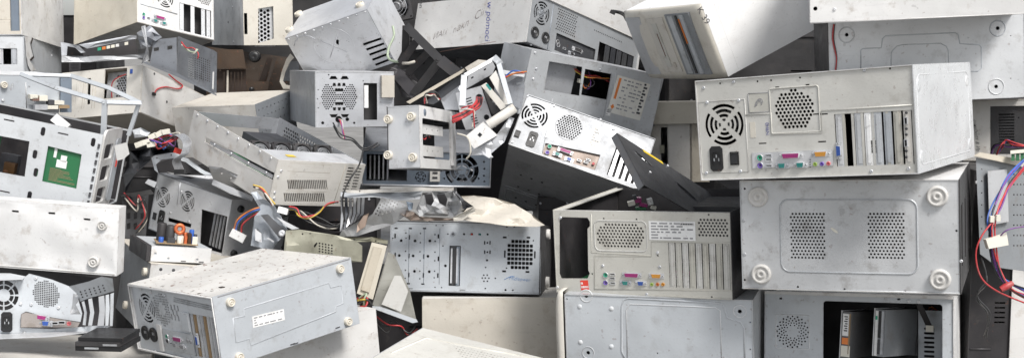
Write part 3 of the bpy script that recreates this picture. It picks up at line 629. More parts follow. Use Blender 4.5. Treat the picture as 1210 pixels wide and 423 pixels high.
for kd, x, y, cl in (('ps2', 165, 208, 'port_green'), ('ps2', 165, 228, 'port_violet'), ('usb', 183, 206, ''), ('usb', 183, 217, ''), ('usb', 184, 229, ''), ('db25', 233, 208, 'magenta'), ('db15', 297, 210, 'port_orange'),
                     ('db9', 217, 228, 'teal'), ('db9', 257, 229, 'port_blue'), ('jack', 285, 232, 'port_lime'), ('jack', 300, 232, 'wire_orange'), ('jack', 314, 232, 'port_orange')):
    c.port('F', kd, *P(x, y), cl, 0, .85, -.0015)
c.sticker('F', *P(278, 117), *P(397, 70), 'sticker', 6, 'ink_grey', 0, 5, off=-.002)
c.sticker('F', *P(358, 80), *P(394, 73), 'sticker', 1, 'ink', 0, 9, off=-.0012)
c.sticker('F', *P(101, 246), *P(120, 222), 'ink_red', 2, 'sticker', 4, 3, off=-.002)
for x, y in ((158, 184), (305, 187), (48, 60), (272, 258), (300, 150), (40, 240)): c.screw('F', *P(x, y), -.002)
c.box('drive_cage', (.25, .20, .06), (.40, .38, .17), 'dark_steel'); c.box('motherboard', (.02, .05, .012), (.26, .33, .014), 'board_green')
c.box('folded_lip', (.002, .004, H - .004), (.018, D - .004, H - .002), 'warm_grey'); c.box('folded_lip', (.018, .004, H - .004), (W - .002, .012, H - .002), 'warm_grey')
for i in range(4): c.box('card_connector', (.20, .08 + i * .03, .014), (.26, .09 + i * .03, .024), 'magenta' if i % 2 else 'sticker')

# ---- grey tower bottom under it, with a beige bezel on its left
c = Case('B18', 'computer_case', 'pale grey base plate with recessed holes and curved outline, beige bezel at its left edge'); z = Z(640, 230, 2.192); f = c.f['F']; P = lambda x, y: f.p(*z(x, y)); W, D, H = c.dims
holes = [circ(*P(x, y), .0042, 12) for x, y in ((115, 262), (120, 409), (513, 302))] + [circ(*P(x, y), .0016, 8) for x, y in ((65, 270), (540, 330), (540, 400), (300, 410))]
c.panel('F', 'grey_light', holes, .0015, name='bottom_panel'); c.shell('TDR', 'grey'); c.panel('L', 'grey'); c.panel('B', 'grey', inset=.001)
for x, y in ((115, 262), (120, 409), (513, 302)):
    u, v = P(x, y); c.emboss('F', circ(u, v, .0135, 20), .0015, 'grey_light', off=-.002, name='embossed_ring')
for x, y in ((98, 290), (180, 295), (100, 382), (180, 393)): c.put('F', 'dimple', shared('dimple2', lambda mb: mb.lathe([(.006, -.0005), (.0045, .0012), (.0002, .0015)], 12), 'grey_light'), *P(x, y), -.0015)
c.emboss('F', [P(215, 423), P(207, 405), P(207, 290), P(212, 272), P(225, 268), P(455, 280), P(470, 285), P(480, 318), P(515, 330), P(524, 345), P(526, 423)], .0022, 'grey_light', closed=False, off=-.002)
c.emboss('F', [P(222, 423), P(219, 300), P(228, 283), P(448, 292), P(462, 300), P(466, 423)], .0016, 'grey_light', closed=False, off=-.002)
mb = MB(); mb.prism(rrect(-.0215, -.004, -.0015, .30, .009), -.215, .008, 0, Matrix(((1, 0, 0, 0), (0, 0, -1, -.012), (0, 1, 0, 0), (0, 0, 0, 1))) @ Matrix.Rotation(R(0), 4, 'X'))
mb = MB()
prof = [(-.002, -.006), (-.010, -.010), (-.018, -.006), (-.023, .006), (-.024, .06), (-.018, .10), (-.002, .10)]
n_ = 14; vs_ = []; fs_ = []
for i in range(n_ + 1):
    zz = -.005 + (H + .012) * i / n_; k = 1 - .35 * (abs(2 * i / n_ - 1) ** 6)
    vs_ += [(x * k, y, zz) for x, y in prof]
m_ = len(prof)
for i in range(n_):
    for j in range(m_ - 1): fs_.append((i * m_ + j, i * m_ + j + 1, (i + 1) * m_ + j + 1, (i + 1) * m_ + j))
fs_.append(tuple(reversed(range(m_)))); fs_.append(tuple(range(n_ * m_, (n_ + 1) * m_)))
mb.add(vs_, fs_, 0, True); build(mb, 'front_bezel', 'beige_clean', c.root)
c.box('bezel_slot', (-.0236, .015, .05), (-.0215, .05, .15), 'dark_grey')

# ---- long blue-grey base plate at the upper right
c = Case('C4', 'computer_case', 'blue-grey base plate with three ringed holes and stepped outline, upper right'); z = Z(950, 0, 2.819); f = c.f['F']; P = lambda x, y: f.p(*z(x, y)); W, D, H = c.dims
ring = ((143, 117), (646, 95), (641, 289))
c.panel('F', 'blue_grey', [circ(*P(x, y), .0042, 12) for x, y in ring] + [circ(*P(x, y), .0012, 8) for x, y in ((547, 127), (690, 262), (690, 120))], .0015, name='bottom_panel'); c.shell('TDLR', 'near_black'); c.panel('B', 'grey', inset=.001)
for x, y in ring: u, v = P(x, y); c.emboss('F', circ(u, v, .0175, 22), .0018, 'blue_grey', off=-.002, name='embossed_ring')
c.emboss('F', [P(190, 260), P(190, 168), P(196, 163), P(258, 160), P(263, 130), P(272, 120), P(505, 110), P(515, 116), P(520, 146), P(585, 150), P(592, 158), P(592, 228), P(580, 238), P(540, 240), P(535, 290)], .0016, 'blue_grey', closed=False, off=-.002)
c.emboss('F', [P(290, 250), P(292, 175), P(310, 155), P(330, 150), P(455, 145), P(475, 155), P(482, 170), P(483, 250)], .0014, 'blue_grey', closed=False, off=-.002)
wires(c.root, [(*P(98, 82), .001), (*P(95, 130), .001), (*P(105, 180), .001), (*P(107, 236), .001)], [], .001)
mb = MB().tube([(*P(99, 82), .002), (*P(95, 130), .002), (*P(104, 175), .002), (*P(108, 200), .002), (*P(104, 238), .002)], .0016, 6, 0, False, f.M(), 5); build(mb, 'stray_wire', 'wire_red', c.root)
mb = MB().tube([(*P(102, 82), .002), (*P(99, 130), .002), (*P(107, 175), .002), (*P(109, 200), .002), (*P(106, 238), .002)], .0014, 6, 0, False, f.M(), 5); build(mb, 'stray_wire', 'wire_black', c.root)

# ---- white case on the very top right
c = Case('C3', 'computer_case', 'plain white metal case in the top right corner, lying across the blue-grey base plate'); f = c.f['F']; P = lambda x, y: f.p(*z(x, y)); W, D, H = c.dims
c.panel('F', 'white', [circ(*P(38, 30), .0045, 12)], 0., name='side_panel', edge=0., dent=.002)
for k in 'LR': c.panel(k, 'white', outline=rect(0.002, 0.002, D - .002, H - .002))
c.panel('T', 'white', outline=rect(.002, .002, W - .002, D)); c.panel('D', 'white', outline=rect(.002, .002, W - .002, D)); c.panel('B', 'grey', inset=.001)
c.screw('F', *P(102, 32)); c.emboss('F', [P(20, 78), P(733, 46)], .0015, 'white', closed=False, name='folded_edge')

# ---- beige case with black vented bay, right edge
c = Case('C5', 'computer_case', 'beige case with square black louvred bay and vertical handwriting, right edge'); z = Z(1130, 110, 4.7); f = c.f['F']; P = lambda x, y: f.p(*z(x, y)); W, D, H = c.dims
a, b = P(188, 340), P(430, 70)
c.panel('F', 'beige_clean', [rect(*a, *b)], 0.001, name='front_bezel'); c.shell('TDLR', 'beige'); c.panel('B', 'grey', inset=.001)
lv = [rrect(a[0] + .018, a[1] + .025 + .0066 * i, a[0] + .053, a[1] + .0285 + .0066 * i, .0014, 2) for i in range(11)]
lp = build(MB().sheet(rect(a[0] - .001, a[1] - .001, b[0] + .001, b[1] + .001), lv + [circ(a[0] + .062, a[1] + .085, .0018, 8)], .001, 0, f.M(0, 0, -.007)), 'louvred_plate', 'near_black', c.root)
c.box('louvre_backing', (a[0], .03, a[1]), (b[0], .032, b[1]), 'ink')
c.text('F', 'cuнeбoлт & Иp', *P(112, 235), .0115, 'ink', -84, .35, -.0006)

# ---- white case and perforated steel plate, right bottom edge
c = Case('C8', 'computer_case', 'white tower side standing at the right bottom edge beside the cable bundle'); c.panel('F', 'white_scuffed', (), 0., name='side_panel', edge=0., dent=.004); W, D, H = c.dims
for k in 'LR': c.panel(k, 'white', outline=rect(0.002, 0.002, D - .002, H - .002))
c.panel('T', 'white', outline=rect(.002, .002, W - .002, D - .002)); c.panel('B', 'grey', inset=.001)

# ---- white tower with drive bays, on top centre-right
c = Case('C1', 'computer_case', 'white tower marked K39 with grey drive bays, tilted on top of the heap'); z = Z(690, 0, 2.82); W, D, H = c.dims
c.panel('R', 'white_clean', name='top_panel'); c.panel('L', 'beige'); c.panel('T', 'white_clean'); c.panel('D', 'white'); c.panel('B', 'grey', inset=.001)
f = c.f['F']; P = lambda x, y: f.p(*z(x, y))
# bulging plastic bezel with the bays cut in
def bulge(u, v): return .010 * (1 - (2 * u / W - 1) ** 6) + .006 * (1 - (2 * v / H - 1) ** 6)
nx, ny = 18, 10; vs_ = []; fs_ = []
for i in range(nx + 1):
    for j in range(ny + 1):
        u = W * i / nx; v = H * j / ny; vs_.append((u, -.004 - bulge(u, v), v))
for i in range(nx):
    for j in range(ny): a = i * (ny + 1) + j; fs_.append((a, a + ny + 1, a + ny + 2, a + 1))
base = len(vs_); ringi = [i * (ny + 1) for i in range(nx + 1)] + [nx * (ny + 1) + j for j in range(1, ny + 1)] + [i * (ny + 1) + ny for i in range(nx - 1, -1, -1)] + [j for j in range(ny - 1, 0, -1)]
vs_ += [(vs_[i][0], -.0005, vs_[i][2]) for i in ringi]
for k in range(len(ringi)): a, b = ringi[k], ringi[(k + 1) % len(ringi)]; fs_.append((a, base + k, base + (k + 1) % len(ringi), b))
build(MB().add(vs_, fs_, 0, True), 'front_bezel', 'beige_clean', c.root)
def bay(u0, v0, u1, v1, dpt, mat, nm):
    mb = MB(); y = -.004 - bulge((u0 + u1) / 2, (v0 + v1) / 2) - dpt
    mb.box((min(u0, u1), y, min(v0, v1)), (max(u0, u1), y + .012, max(v0, v1))); return build(mb, nm, mat, c.root), y
bay(W * .05, H * .08, W * .25, H * .92, .0005, 'plate_grey', 'bezel_grille')
c.liner()
o1, y1 = bay(W * .34, H * .12, W * .56, H * .90, .002, 'beige', 'optical_drive_front')
build(MB().box((W * .40, y1 - .002, H * .2), (W * .46, y1, H * .82)), 'drive_tray', 'warm_grey', o1)
build(MB().box((W * .425, y1 - .0026, H * .35), (W * .435, y1 - .002, H * .68)), 'printed_marks', 'ink_brown', o1)
build(MB().box((W * .50, y1 - .003, H * .2), (W * .52, y1, H * .26)), 'eject_button', 'beige', o1)
o2, y2 = bay(W * .60, H * .08, W * .90, H * .93, .0015, 'mid_grey', 'drive_bay')
build(MB().box((W * .64, y2 - .003, H * .1), (W * .70, y2, H * .91)), 'bay_cover', 'grey', o2)
build(MB().box((W * .725, y2 - .002, H * .1), (W * .75, y2, H * .91)), 'slot', 'black_plastic', o2)
build(MB().box((W * .768, y2 - .004, H * .52), (W * .7725, y2, H * .86)), 'amber_strip', 'orange_print', o2)
build(MB().box((W * .79, y2 - .004, H * .1), (W * .83, y2, H * .91)), 'bay_cover', 'grey', o2)
c.text('R', 'K 39', *c.f['R'].p(831, 19), .024, 'ink', -80, .0, thin=-.01)
e0 = c.f['R']; c.emboss('R', [(.035, .004), (.035, H - .004)], .0009, 'ink_grey', closed=False, name='bezel_seam')

# ---- cables hanging at the right
def cable_bundle(label, runs, loc, group=None):
    o = thing('cable_bundle', label, 'cable bundle', loc, group=group)
    for i, (path, cols, r_, sp_) in enumerate(runs): wires(o, path, cols, r_, sp_, i + 3, 'wire', loc)
    return o
za = Z(1140, 180, 2.35); A = lambda x, y, d: at(*za(x, y), d)
loc = A(70, 420, 2.5)
o = cable_bundle('red, blue and violet cable bundle hanging at the right edge', [
    ([A(175, 15, 2.62), A(120, 70, 2.54), A(85, 140, 2.50), A(68, 190, 2.48), A(68, 240, 2.48), A(80, 300, 2.48), A(100, 345, 2.48), A(170, 385, 2.5)], ['blue', 'blue', 'violet', 'black'], .0017, .004),
    ([A(175, 30, 2.62), A(125, 90, 2.53), A(95, 150, 2.49), A(80, 200, 2.47), A(82, 260, 2.47), A(95, 330, 2.47), A(125, 375, 2.47), A(170, 400, 2.5)], ['red', 'red', 'violet', 'black'], .0017, .004),
    ([A(80, 190, 2.47), A(45, 235, 2.46), A(32, 285, 2.46), A(45, 345, 2.46), A(90, 385, 2.46), A(170, 418, 2.48)], ['red'], .0017, .001),
    ([A(95, 235, 2.46), A(120, 215, 2.45), A(170, 205, 2.46)], ['violet'], .0013, .001)], loc)
mb = MB(); mb.prism([(-.019, -.009), (.020, -.011), (.022, .013), (.012, .011), (-.020, .010)], -.008, .008, 0, Matrix.Translation(A(86, 248, 2.465) - loc) @ Matrix.Rotation(R(84), 4, 'X') @ Matrix.Rotation(R(14), 4, 'Z')); build(mb, 'plastic_plug', 'connector', o)
mb = MB(); mb.lathe([(.006, -.012), (.007, 0), (.005, .014), (.001, .016)], 10, 0, Matrix.Translation(A(115, 372, 2.462) - loc) @ Matrix.Rotation(R(60), 4, 'Y')); build(mb, 'red_cap', 'wire_red', o)
for x, y in ((75, 185), (92, 182)): build(MB().box((-.004, -.004, -.006), (.004, .004, .006), 0, Matrix.Translation(A(x, y, 2.468) - loc)), 'pin_connector', 'connector', o)
zb = Z(1130, 110, 4.7); B_ = lambda x, y, d: at(*zb(x, y), d)
loc = B_(300, 330, 2.9)
cable_bundle('red and blue wires curling over the beige case with the louvred bay', [([B_(200, 340, 2.92), B_(205, 300, 2.90), B_(245, 285, 2.88), B_(300, 300, 2.87), B_(400, 300, 2.86)], ['violet', 'black'], .002, .004),
    ([B_(225, 345, 2.9), B_(250, 290, 2.88), B_(275, 272, 2.87), B_(320, 282, 2.86), B_(400, 290, 2.85)], ['red', 'red', 'blue'], .002, .005)], loc)
# perforated steel chassis behind those cables
o = thing('steel_chassis', 'dull perforated steel chassis wall behind the hanging cables, right edge', 'computer case', at(1180, 320, 2.75), group='heap of discarded computer cases'); loc = tuple(o.location)
zz = Z(1130, 110, 4.7)
dp = lin(2.68, 1150, 250, .0022, 0.)
wsheet(o, 'tray_wall', [(1153, 186), (1216, 196), (1222, 322), (1180, 316), (1158, 300)], [circ(1198 + 4 * i, 206 + 12 * j, .9, 6) for i in range(4) for j in range(8)] + [circ(1160, 200 + 14 * j, .8, 6) for j in range(6)], dp, .002, 'mid_grey', loc)
wsheet(o, 'top_rail', [(1150, 184), (1158, 180), (1216, 190), (1216, 199)], [], lin(2.66, 1150, 185, .0022, 0.), .004, 'beige', loc)
wsheet(o, 'drive_plate', [(1167, 202), (1190, 200), (1192, 262), (1169, 266)], [], lin(2.66, 1150, 250, .0022, 0.), .01, 'plate_grey', loc)
o2 = thing('circuit_board', 'green circuit board edge under the curling wires at the right edge', 'circuit board', at(1200, 185, 2.75)); loc = tuple(o2.location)
wsheet(o2, 'board', [(1194, 178), (1216, 176), (1216, 180), (1194, 182)], [], lin(2.72, 1200, 180), .06, 'connector', loc)
for i in range(4): wsheet(o2, 'chip', [(1195 + 5.5 * i, 181), (1199 + 5.5 * i, 181), (1199 + 5.5 * i, 190), (1195 + 5.5 * i, 190)], [], lin(2.725, 1200, 180), .012, 'board_green', loc)

# ================================================================== middle of the heap
# ---- blue-grey chassis front with punched holes
c = Case('B12', 'computer_case', 'blue-grey punched chassis front with grid vent, floppy slot and small blue logo'); z = Z(460, 255, 4.455); f = c.f['F']; P = lambda x, y: f.p(*z(x, y)); W, D, H = c.dims
holes = []
a, b = P(628, 270), P(748, 136); k = 0
for i in range(7):
    for j in range(7):
        if (i in (0, 6)) and (j in (0, 6)): continue
        u = a[0] + (b[0] - a[0]) * i / 6; v = a[1] + (b[1] - a[1]) * j / 6; holes.append(rrect(u - .0037, v - .0037, u + .0037, v + .0037, .0008, 1))
for x, y in ((62, 130), (135, 131), (213, 131), (52, 208), (125, 210), (203, 212), (58, 290), (132, 291), (210, 293), (295, 262)): holes.append(circ(*P(x, y), .0034, 8))
for x, y in ((87, 90), (88, 117), (164, 92), (163, 140), (240, 98), (241, 133), (85, 186), (86, 233), (161, 188), (162, 235), (240, 190), (239, 235), (84, 285), (83, 328), (160, 290), (160, 330), (238, 290), (236, 325), (18, 118), (16, 208), (15, 295), (282, 158), (282, 50), (240, 375), (275, 376), (246, 50)): holes.append(circ(*P(x, y), .0018, 6))
for x, y in ((517, 97), (514, 233), (619, 56), (612, 389), (393, 96)): holes.append(circ(*P(x, y), .0026, 8))
for x, y in ((507, 270), (505, 381), (657, 57), (650, 390), (758, 130), (617, 274), (558, 328), (308, 95)): holes.append(circ(*P(x, y), .002, 6))
for x, y in ((505, 326), (489, 326), (524, 327), (497, 311), (515, 311), (498, 343), (516, 343)): holes.append(circ(*P(x, y), .002, 6))
for y in (141, 190):
    for x, ww in ((502, .0014), (530, .0014), (516, .0022)):
        a_ = P(x, y); holes.append(rect(a_[0] - ww, a_[1] - .0042, a_[0] + ww, a_[1] + .0042) if ww < .002 else circ(*a_, .0022, 8))
for x, y, w_, h_ in ((607, 113, .0045, .002), (732, 114, .0045, .002), (604, 291, .0045, .002), (727, 294, .0045, .002), (608, 200, .0017, .0085), (766, 204, .0017, .0085), (434, 96, .003, .0022), (476, 97, .003, .0022),
                     (30, 105, .0013, .0055), (105, 113, .0013, .0055), (258, 107, .0013, .005), (30, 205, .0013, .0055), (103, 210, .0013, .0055), (181, 213, .0013, .0055), (258, 225, .0013, .0055), (28, 305, .0013, .0055), (102, 310, .0013, .0055), (179, 312, .0013, .0055), (255, 313, .0013, .0055),
                     (35, 65, .004, .0012), (110, 66, .004, .0012), (185, 66, .004, .0012), (32, 354, .004, .0012), (100, 356, .004, .0012), (176, 358, .004, .0012), (390, 40, .007, .0013), (690, 44, .007, .0013), (110, 384, .006, .0013), (385, 392, .007, .0013), (687, 404, .007, .0013)):
    a_ = P(x, y); w_ = max(w_, .0017); h_ = max(h_, .0016); holes.append(rect(a_[0] - w_, a_[1] - h_, a_[0] + w_, a_[1] + h_))
a, b = P(312, 366), P(376, 158); holes.append(rect(*a, *b))
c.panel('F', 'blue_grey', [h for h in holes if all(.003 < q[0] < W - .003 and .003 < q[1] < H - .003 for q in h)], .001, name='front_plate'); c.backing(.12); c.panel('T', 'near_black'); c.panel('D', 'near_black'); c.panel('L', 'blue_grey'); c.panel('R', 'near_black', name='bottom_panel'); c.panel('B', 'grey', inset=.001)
for x in (100, 180, 262): a_, b_ = P(x, 360), P(x + 4, 66); c.emboss('F', [a_, b_], .0006, 'blue_grey_dull', closed=False, off=-.001, name='seam')
c.emboss('F', [P(12, 40), P(796, 44), P(797, 404), P(5, 384)], .0013, 'blue_grey', off=-.0015, name='folded_edge')
fd = c.box('floppy_drive', (a[0] + .002, -.0005, a[1] + .002), (b[0] - .012, .1, b[1] - .001), 'dark_steel')
for q, m_ in ((.10, 'steel_light'), (.55, 'near_black'), (.80, 'steel')): c.box('drive_part', (a[0] + .002 + q * .02, -.004, a[1] + .006), (a[0] + .006 + q * .02, -.0006, b[1] - .006), m_, fd)
c.box('floppy_frame', (b[0] - .010, -.001, a[1] + .001), (b[0] - .002, .08, b[1] - .002), 'blue_grey_dull')
u_, v_ = P(336, 95); c.put('F', 'lamp_socket', shared('lampsock', lambda mb: mb.prism(circ(0, 0, .006, 4), 0, .002), 'steel_dull'), u_, v_); c.put('F', 'lamp_lens', shared('lens', lambda mb: mb.lathe([(.0025, 0), (.002, .0015), (.0003, .002)], 10), 'ink'), u_, v_, .002)
for x, m_ in ((434, 'ink_red'), (477, 'teal')): u_, v_ = P(x, 97); c.put('F', 'lamp_lens', shared('lens' + m_, lambda mb: mb.lathe([(.0022, -.002), (.002, .0008), (.0003, .0012)], 10), m_), u_, v_)
c.text('F', 'Miditower', *P(685, 332), .0125, 'ink_logo', -4, .3, -.0003, 'logo')
mb = MB().tube([(*P(605, 334), .0), (*P(640, 318), .0), (*P(660, 320), 0)], .0006, 5, 0, False, f.M(0, 0, -.0005), 4); build(mb, 'logo_swoosh', 'ink_logo', c.root)
for px_, py_ in ((646, 277), (645, 333)): c.foot('R', *c.f['R'].p(px_, py_), .014)
c.box('beige_foot', (.063, .02, H), (.090, .05, H + .009), 'beige')

# ---- twin-purpose tower with power supply rear, tipped
c = Case('B13', 'computer_case', 'silver rear panel with fan grille and honeycomb vent, dark underside, tipped in the middle'); z = Z(600, 90, 2.643); f = c.f['F']; P = lambda x, y: f.p(*z(x, y)); W, D, H = c.dims
fu, fv = P(84, 123); hu, hv = P(191, 160)
holes = fan_holes(fu, fv, .0345) + hexdisc(hu, hv, .0335, .0068, .0027)
io = [P(118, 208), P(290, 245), P(272, 292), P(108, 243)]; holes.append(io)
so = P(76, 197); holes.append(rect(so[0] - .006, so[1] - .011, so[0] + .006, so[1] + .011))
sl = [P(335, 250), P(430, 290), P(410, 345), P(310, 305)]
u0 = min(p[0] for p in sl); u1 = min(W - .006, max(p[0] for p in sl)); holes.append(rect(u0, .012, u1, H * .62))
c.panel('F', 'plate_grey', holes, .002); c.backing(.045); c.panel('T', 'plate_grey'); c.panel('L', 'dark_grey', name='top_panel'); c.panel('R', 'dark_grey'); c.panel('B', 'dark_grey', inset=.001)
g_ = c.f['D']; dvh = hexgrid(lambda u, v: .03 < u < .07 and .25 < v < .33, .03, .25, .07, .33, .007, .002)
c.panel('D', 'plate_grey', dvh)
c.rotor('F', fu, fv, .033); c.port('F', 'socket', *so, off=-.002, sc=.85); c.port('F', 'switch', *P(30, 180), off=-.002, sc=.75)
a = [P(140, 70), P(108, 240)]; c.emboss('F', a, .0012, 'steel_light', closed=False, off=-.0025, name='seam')
c.emboss('F', circ(hu, hv, .0355, 22), .0012, 'plate_grey', off=-.0025)
c.sticker('F', *P(255, 212), *P(300, 168), 'sticker_yellowed', 6, off=-.002)
c.box('port_backing', (min(p[0] for p in io) - .004, .008, min(p[1] for p in io) - .004), (max(p[0] for p in io) + .004, .010, max(p[1] for p in io) + .004), 'io_brown')
for kd, x, y, cl in (('ps2', 131, 218, 'port_green'), ('ps2', 124, 237, 'port_violet'), ('db25', 180, 233, 'magenta'), ('db9', 155, 243, 'teal'), ('db9', 192, 259, 'port_blue'), ('usb', 224, 262, ''), ('usb', 245, 268, ''), ('usb', 252, 260, ''), ('jack', 268, 272, 'port_pink')): c.port('F', kd, *P(x, y), cl, 0, .78, -.004)
c.slots('F', u0, .012, u1, H * .62, 5, mat='steel', inset=.004, fill=.55)
for x, y in ((62, 62), (145, 92), (14, 205), (40, 100), (120, 190), (290, 135), (330, 165)): c.screw('F', *P(x, y), -.002)
c.emboss('D', [(.01, D * .30), (W - .01, D * .30)], .0025, 'plate_grey', closed=False); c.emboss('D', rrect(.02, .03, W * .45, D * .26, .01), .0022, 'plate_grey')
for i in range(9): c.put('D', 'bolt_head', shared('bolt', lambda mb: mb.lathe([(.0035, 0), (.003, .0012), (.0003, .0014)], 8), 'near_black'), .05 + .03 * (i % 3), .06 + .09 * (i // 3))

# ---- grey chassis with window and power supply with label
c = Case('B14', 'computer_case', 'open grey chassis frame with wires and a labelled power supply inside, top centre'); z = Z(610, 0, 4.23); f = c.f['F']; P = lambda x, y: f.p(*z(x, y)); W, D, H = c.dims
z2 = Z(700, 80, 5.64); Q = lambda x, y: f.p(*z2(x, y))
holes = [[P(165, 308), P(330, 336), P(315, 480), P(140, 450)], [P(345, 345), P(475, 372), P(455, 500), P(325, 475)]]
c.panel('F', 'grey', holes, 0., name='front_frame', edge=0.)
c.panel('T', 'steel', outline=rect(.002, .002, W - .002, D)); c.panel('L', 'grey', outline=rect(0.002, 0, D - .002, H - .002)); c.panel('R', 'grey', outline=rect(0.002, 0, D - .002, H - .002)); c.panel('D', 'dark_steel', outline=rect(.002, .002, W - .002, D)); c.liner(ks='LRTB')
a, b = P(160, 430), P(330, 330); c.box('bay_plate', (a[0], .03, a[1] - .02), (b[0], .034, b[1] + .02), 'steel')
pa, pb = Q(95, 330), Q(465, 40)
c.emboss('F', [Q(130, 262), Q(155, 35)], .0013, 'grey', closed=False); c.emboss('F', [Q(130, 35), Q(75, 330)], .0012, 'ink_grey', closed=False, name='seam'); c.emboss('F', [Q(440, 225), Q(470, 40)], .002, 'grey', closed=False, name='folded_edge')
uu, vv = f.p(743, 116); rot_ = -4; lw, lh = .112, .108
ps = c.sticker('F', uu - lw / 2, vv - lh / 2, uu + lw / 2, vv + lh / 2, 'sticker_yellowed', 0, rot=rot_)
X = f.M(uu, vv, .0006, rot_)
mb = MB()
rn = random.Random(3)
for i in range(9):
    for j in range(5):
        if rn.random() < .75: mb.box((-lw * .28 + j * lw * .12, lh * .40 - i * lh * .095, 0), (-lw * .28 + j * lw * .12 + lw * rn.uniform(.04, .11), lh * .40 - i * lh * .095 + lh * .035, .0002), 0, X)
build(mb, 'printed_lines', 'ink_grey', ps)
mb = MB()
for i in range(10): mb.box((lw * .33, lh * .42 - i * lh * .085, 0), (lw * (.39 + .05 * (i % 2)), lh * .42 - i * lh * .085 + lh * .055, .0002), 0, X)
build(mb, 'printed_lettering', 'ink', ps)
mb = MB(); mb.box((-lw * .43, -lh * .12, 0), (-lw * .36, lh * .44, .0002), 0, X); mb.prism([(-lw * .45, -lh * .33), (-lw * .39, -lh * .40), (-lw * .34, -lh * .33), (-lw * .39, -lh * .26)], 0, .0002, 0, X); build(mb, 'red_print', 'orange_print', ps)
c.sticker('F', *Q(87, 318), *Q(130, 275), 'sticker', 3)
wires(c.root, [(*(lambda q: (q[0], .03, q[1]))(P(320, 350)),), (*(lambda q: (q[0], .02, q[1]))(P(360, 385)),), (*(lambda q: (q[0], .02, q[1]))(P(420, 395)),), (*(lambda q: (q[0], .03, q[1]))(P(490, 410)),)], ['orange', 'yellow', 'red', 'black', 'orange'], .0017, .006, 8)
wires(c.root, [(*(lambda q: (q[0], .04, q[1]))(P(350, 410)),), (*(lambda q: (q[0], .03, q[1]))(P(375, 440)),), (*(lambda q: (q[0], .03, q[1]))(P(400, 420)),), (*(lambda q: (q[0], .05, q[1]))(P(390, 380)),)], ['black', 'orange', 'violet'], .0017, .008, 9)
c.box('white_plug', (P(330, 410)[0], .022, P(330, 420)[1]), (P(345, 410)[0], .032, P(330, 400)[1]), 'connector')
c.box('drive_cage', (.12, .08, .0), (.24, .16, .15), 'dark_steel')
for x, y in ((95, 265), (100, 345), (85, 395), (420, 350)): c.screw('F', *P(x, y))

# ---- old beige desktop behind
c = Case('B15', 'computer_case', 'yellowed beige desktop front with floppy bays, wedged behind the tower with ports'); z = Z(600, 90, 2.643); f = c.f['F']; P = lambda x, y: f.p(*z(x, y)); W, D, H = c.dims
a, b = P(425, 165), P(465, 145)
c.panel('F', 'beige', hexgrid(lambda u, v: True, P(440, 240)[0], P(440, 240)[1], P(455, 180)[0], P(455, 180)[1], .008, .0025) + [rect(*P(480, 330), *P(498, 160))], .001, name='front_bezel'); c.shell('TDLR', 'beige'); c.panel('B', 'grey', inset=.001)
c.box('bezel_brow', (-.022, -.03, H - .028), (W + .005, .02, H + .035), 'beige_clean')
c.box('drive_cover', (P(503, 300)[0], -.008, P(503, 330)[1]), (P(570, 300)[0], .004, P(503, 143)[1]), 'beige')
c.box('drive_cover', (P(576, 300)[0], -.005, P(503, 330)[1]), (W - .003, .004, P(503, 143)[1]), 'beige')
u_, v_ = P(447, 150); c.put('F', 'speaker_rim', shared('spk', lambda mb: mb.lathe([(.011, 0), (.010, .002), (.007, .001), (.0003, -.001)], 14), 'ink_grey'), u_, v_)
c.box('badge', (P(476, 262)[0], -.010, P(476, 240)[1]), (P(490, 262)[0], -.001, P(476, 215)[1]), 'olive_grey')

# ---- dark slotted panel leaning into the open case
c = Case('B16', 'metal_sheet', 'dark grey pressed side panel with long louvres and yellow tape, leaning into the open case', 'metal panel', None); f = c.f['F']; z = Z(600, 90, 2.643); P = lambda x, y: f.p(*z(x, y)); W, D, H = c.dims
slots_ = []
for (x0, y0), (x1, y1) in (((393, 232), (455, 285)), ((418, 312), (480, 362)), ((522, 330), (592, 390)), ((600, 395), (650, 440))):
    a, b = P(x0, y0), P(x1, y1); d_ = Vector((b[0] - a[0], b[1] - a[1])); n_ = Vector((-d_.y, d_.x)).normalized() * .0085
    mid = [Vector(a) + d_ * q for q in (0, .12, .5, .88, 1)]
    slots_.append([tuple(m + n_ * s) for m, s in zip(mid, (.0, .7, 1, .7, .0))] + [tuple(m - n_ * s) for m, s in zip(reversed(mid[1:-1]), (.7, 1, .7))])
hh = [h for h in slots_ if all(.004 < p[0] < W - .004 and .004 < p[1] < H - .004 for p in h)]
hh = [h for h in hh if all(p[1] > .078 for p in h)]
c.panel('F', 'dark_steel', hh, 0., .0015, name='pressed_sheet', outline=[(0, .06), (W * .5, .07), (W, .10), (W, H), (0, H)])
for h in hh: c.emboss('F', h, .002, 'dark_steel', name='louvre_lip')
c.box('folded_edge', (0, .0017, H - .002), (W, .018, H), 'dark_grey'); c.box('folded_edge', (0, .0017, .06), (.002, .018, H - .003), 'dark_grey')
a, b = P(408, 205), P(470, 245)
c.box('yellow_tape', (a[0], -.0008, H - .011), (b[0] - .002, -.0002, H - .001), 'yellow_tape')
for i in range(7): c.box('clip', (.02 + i * .04, .018, H - .003), (.028 + i * .04, .022, H + .002), 'steel')
for x, y in ((445, 300), (640, 390), (500, 280)): c.screw('F', *P(x, y))

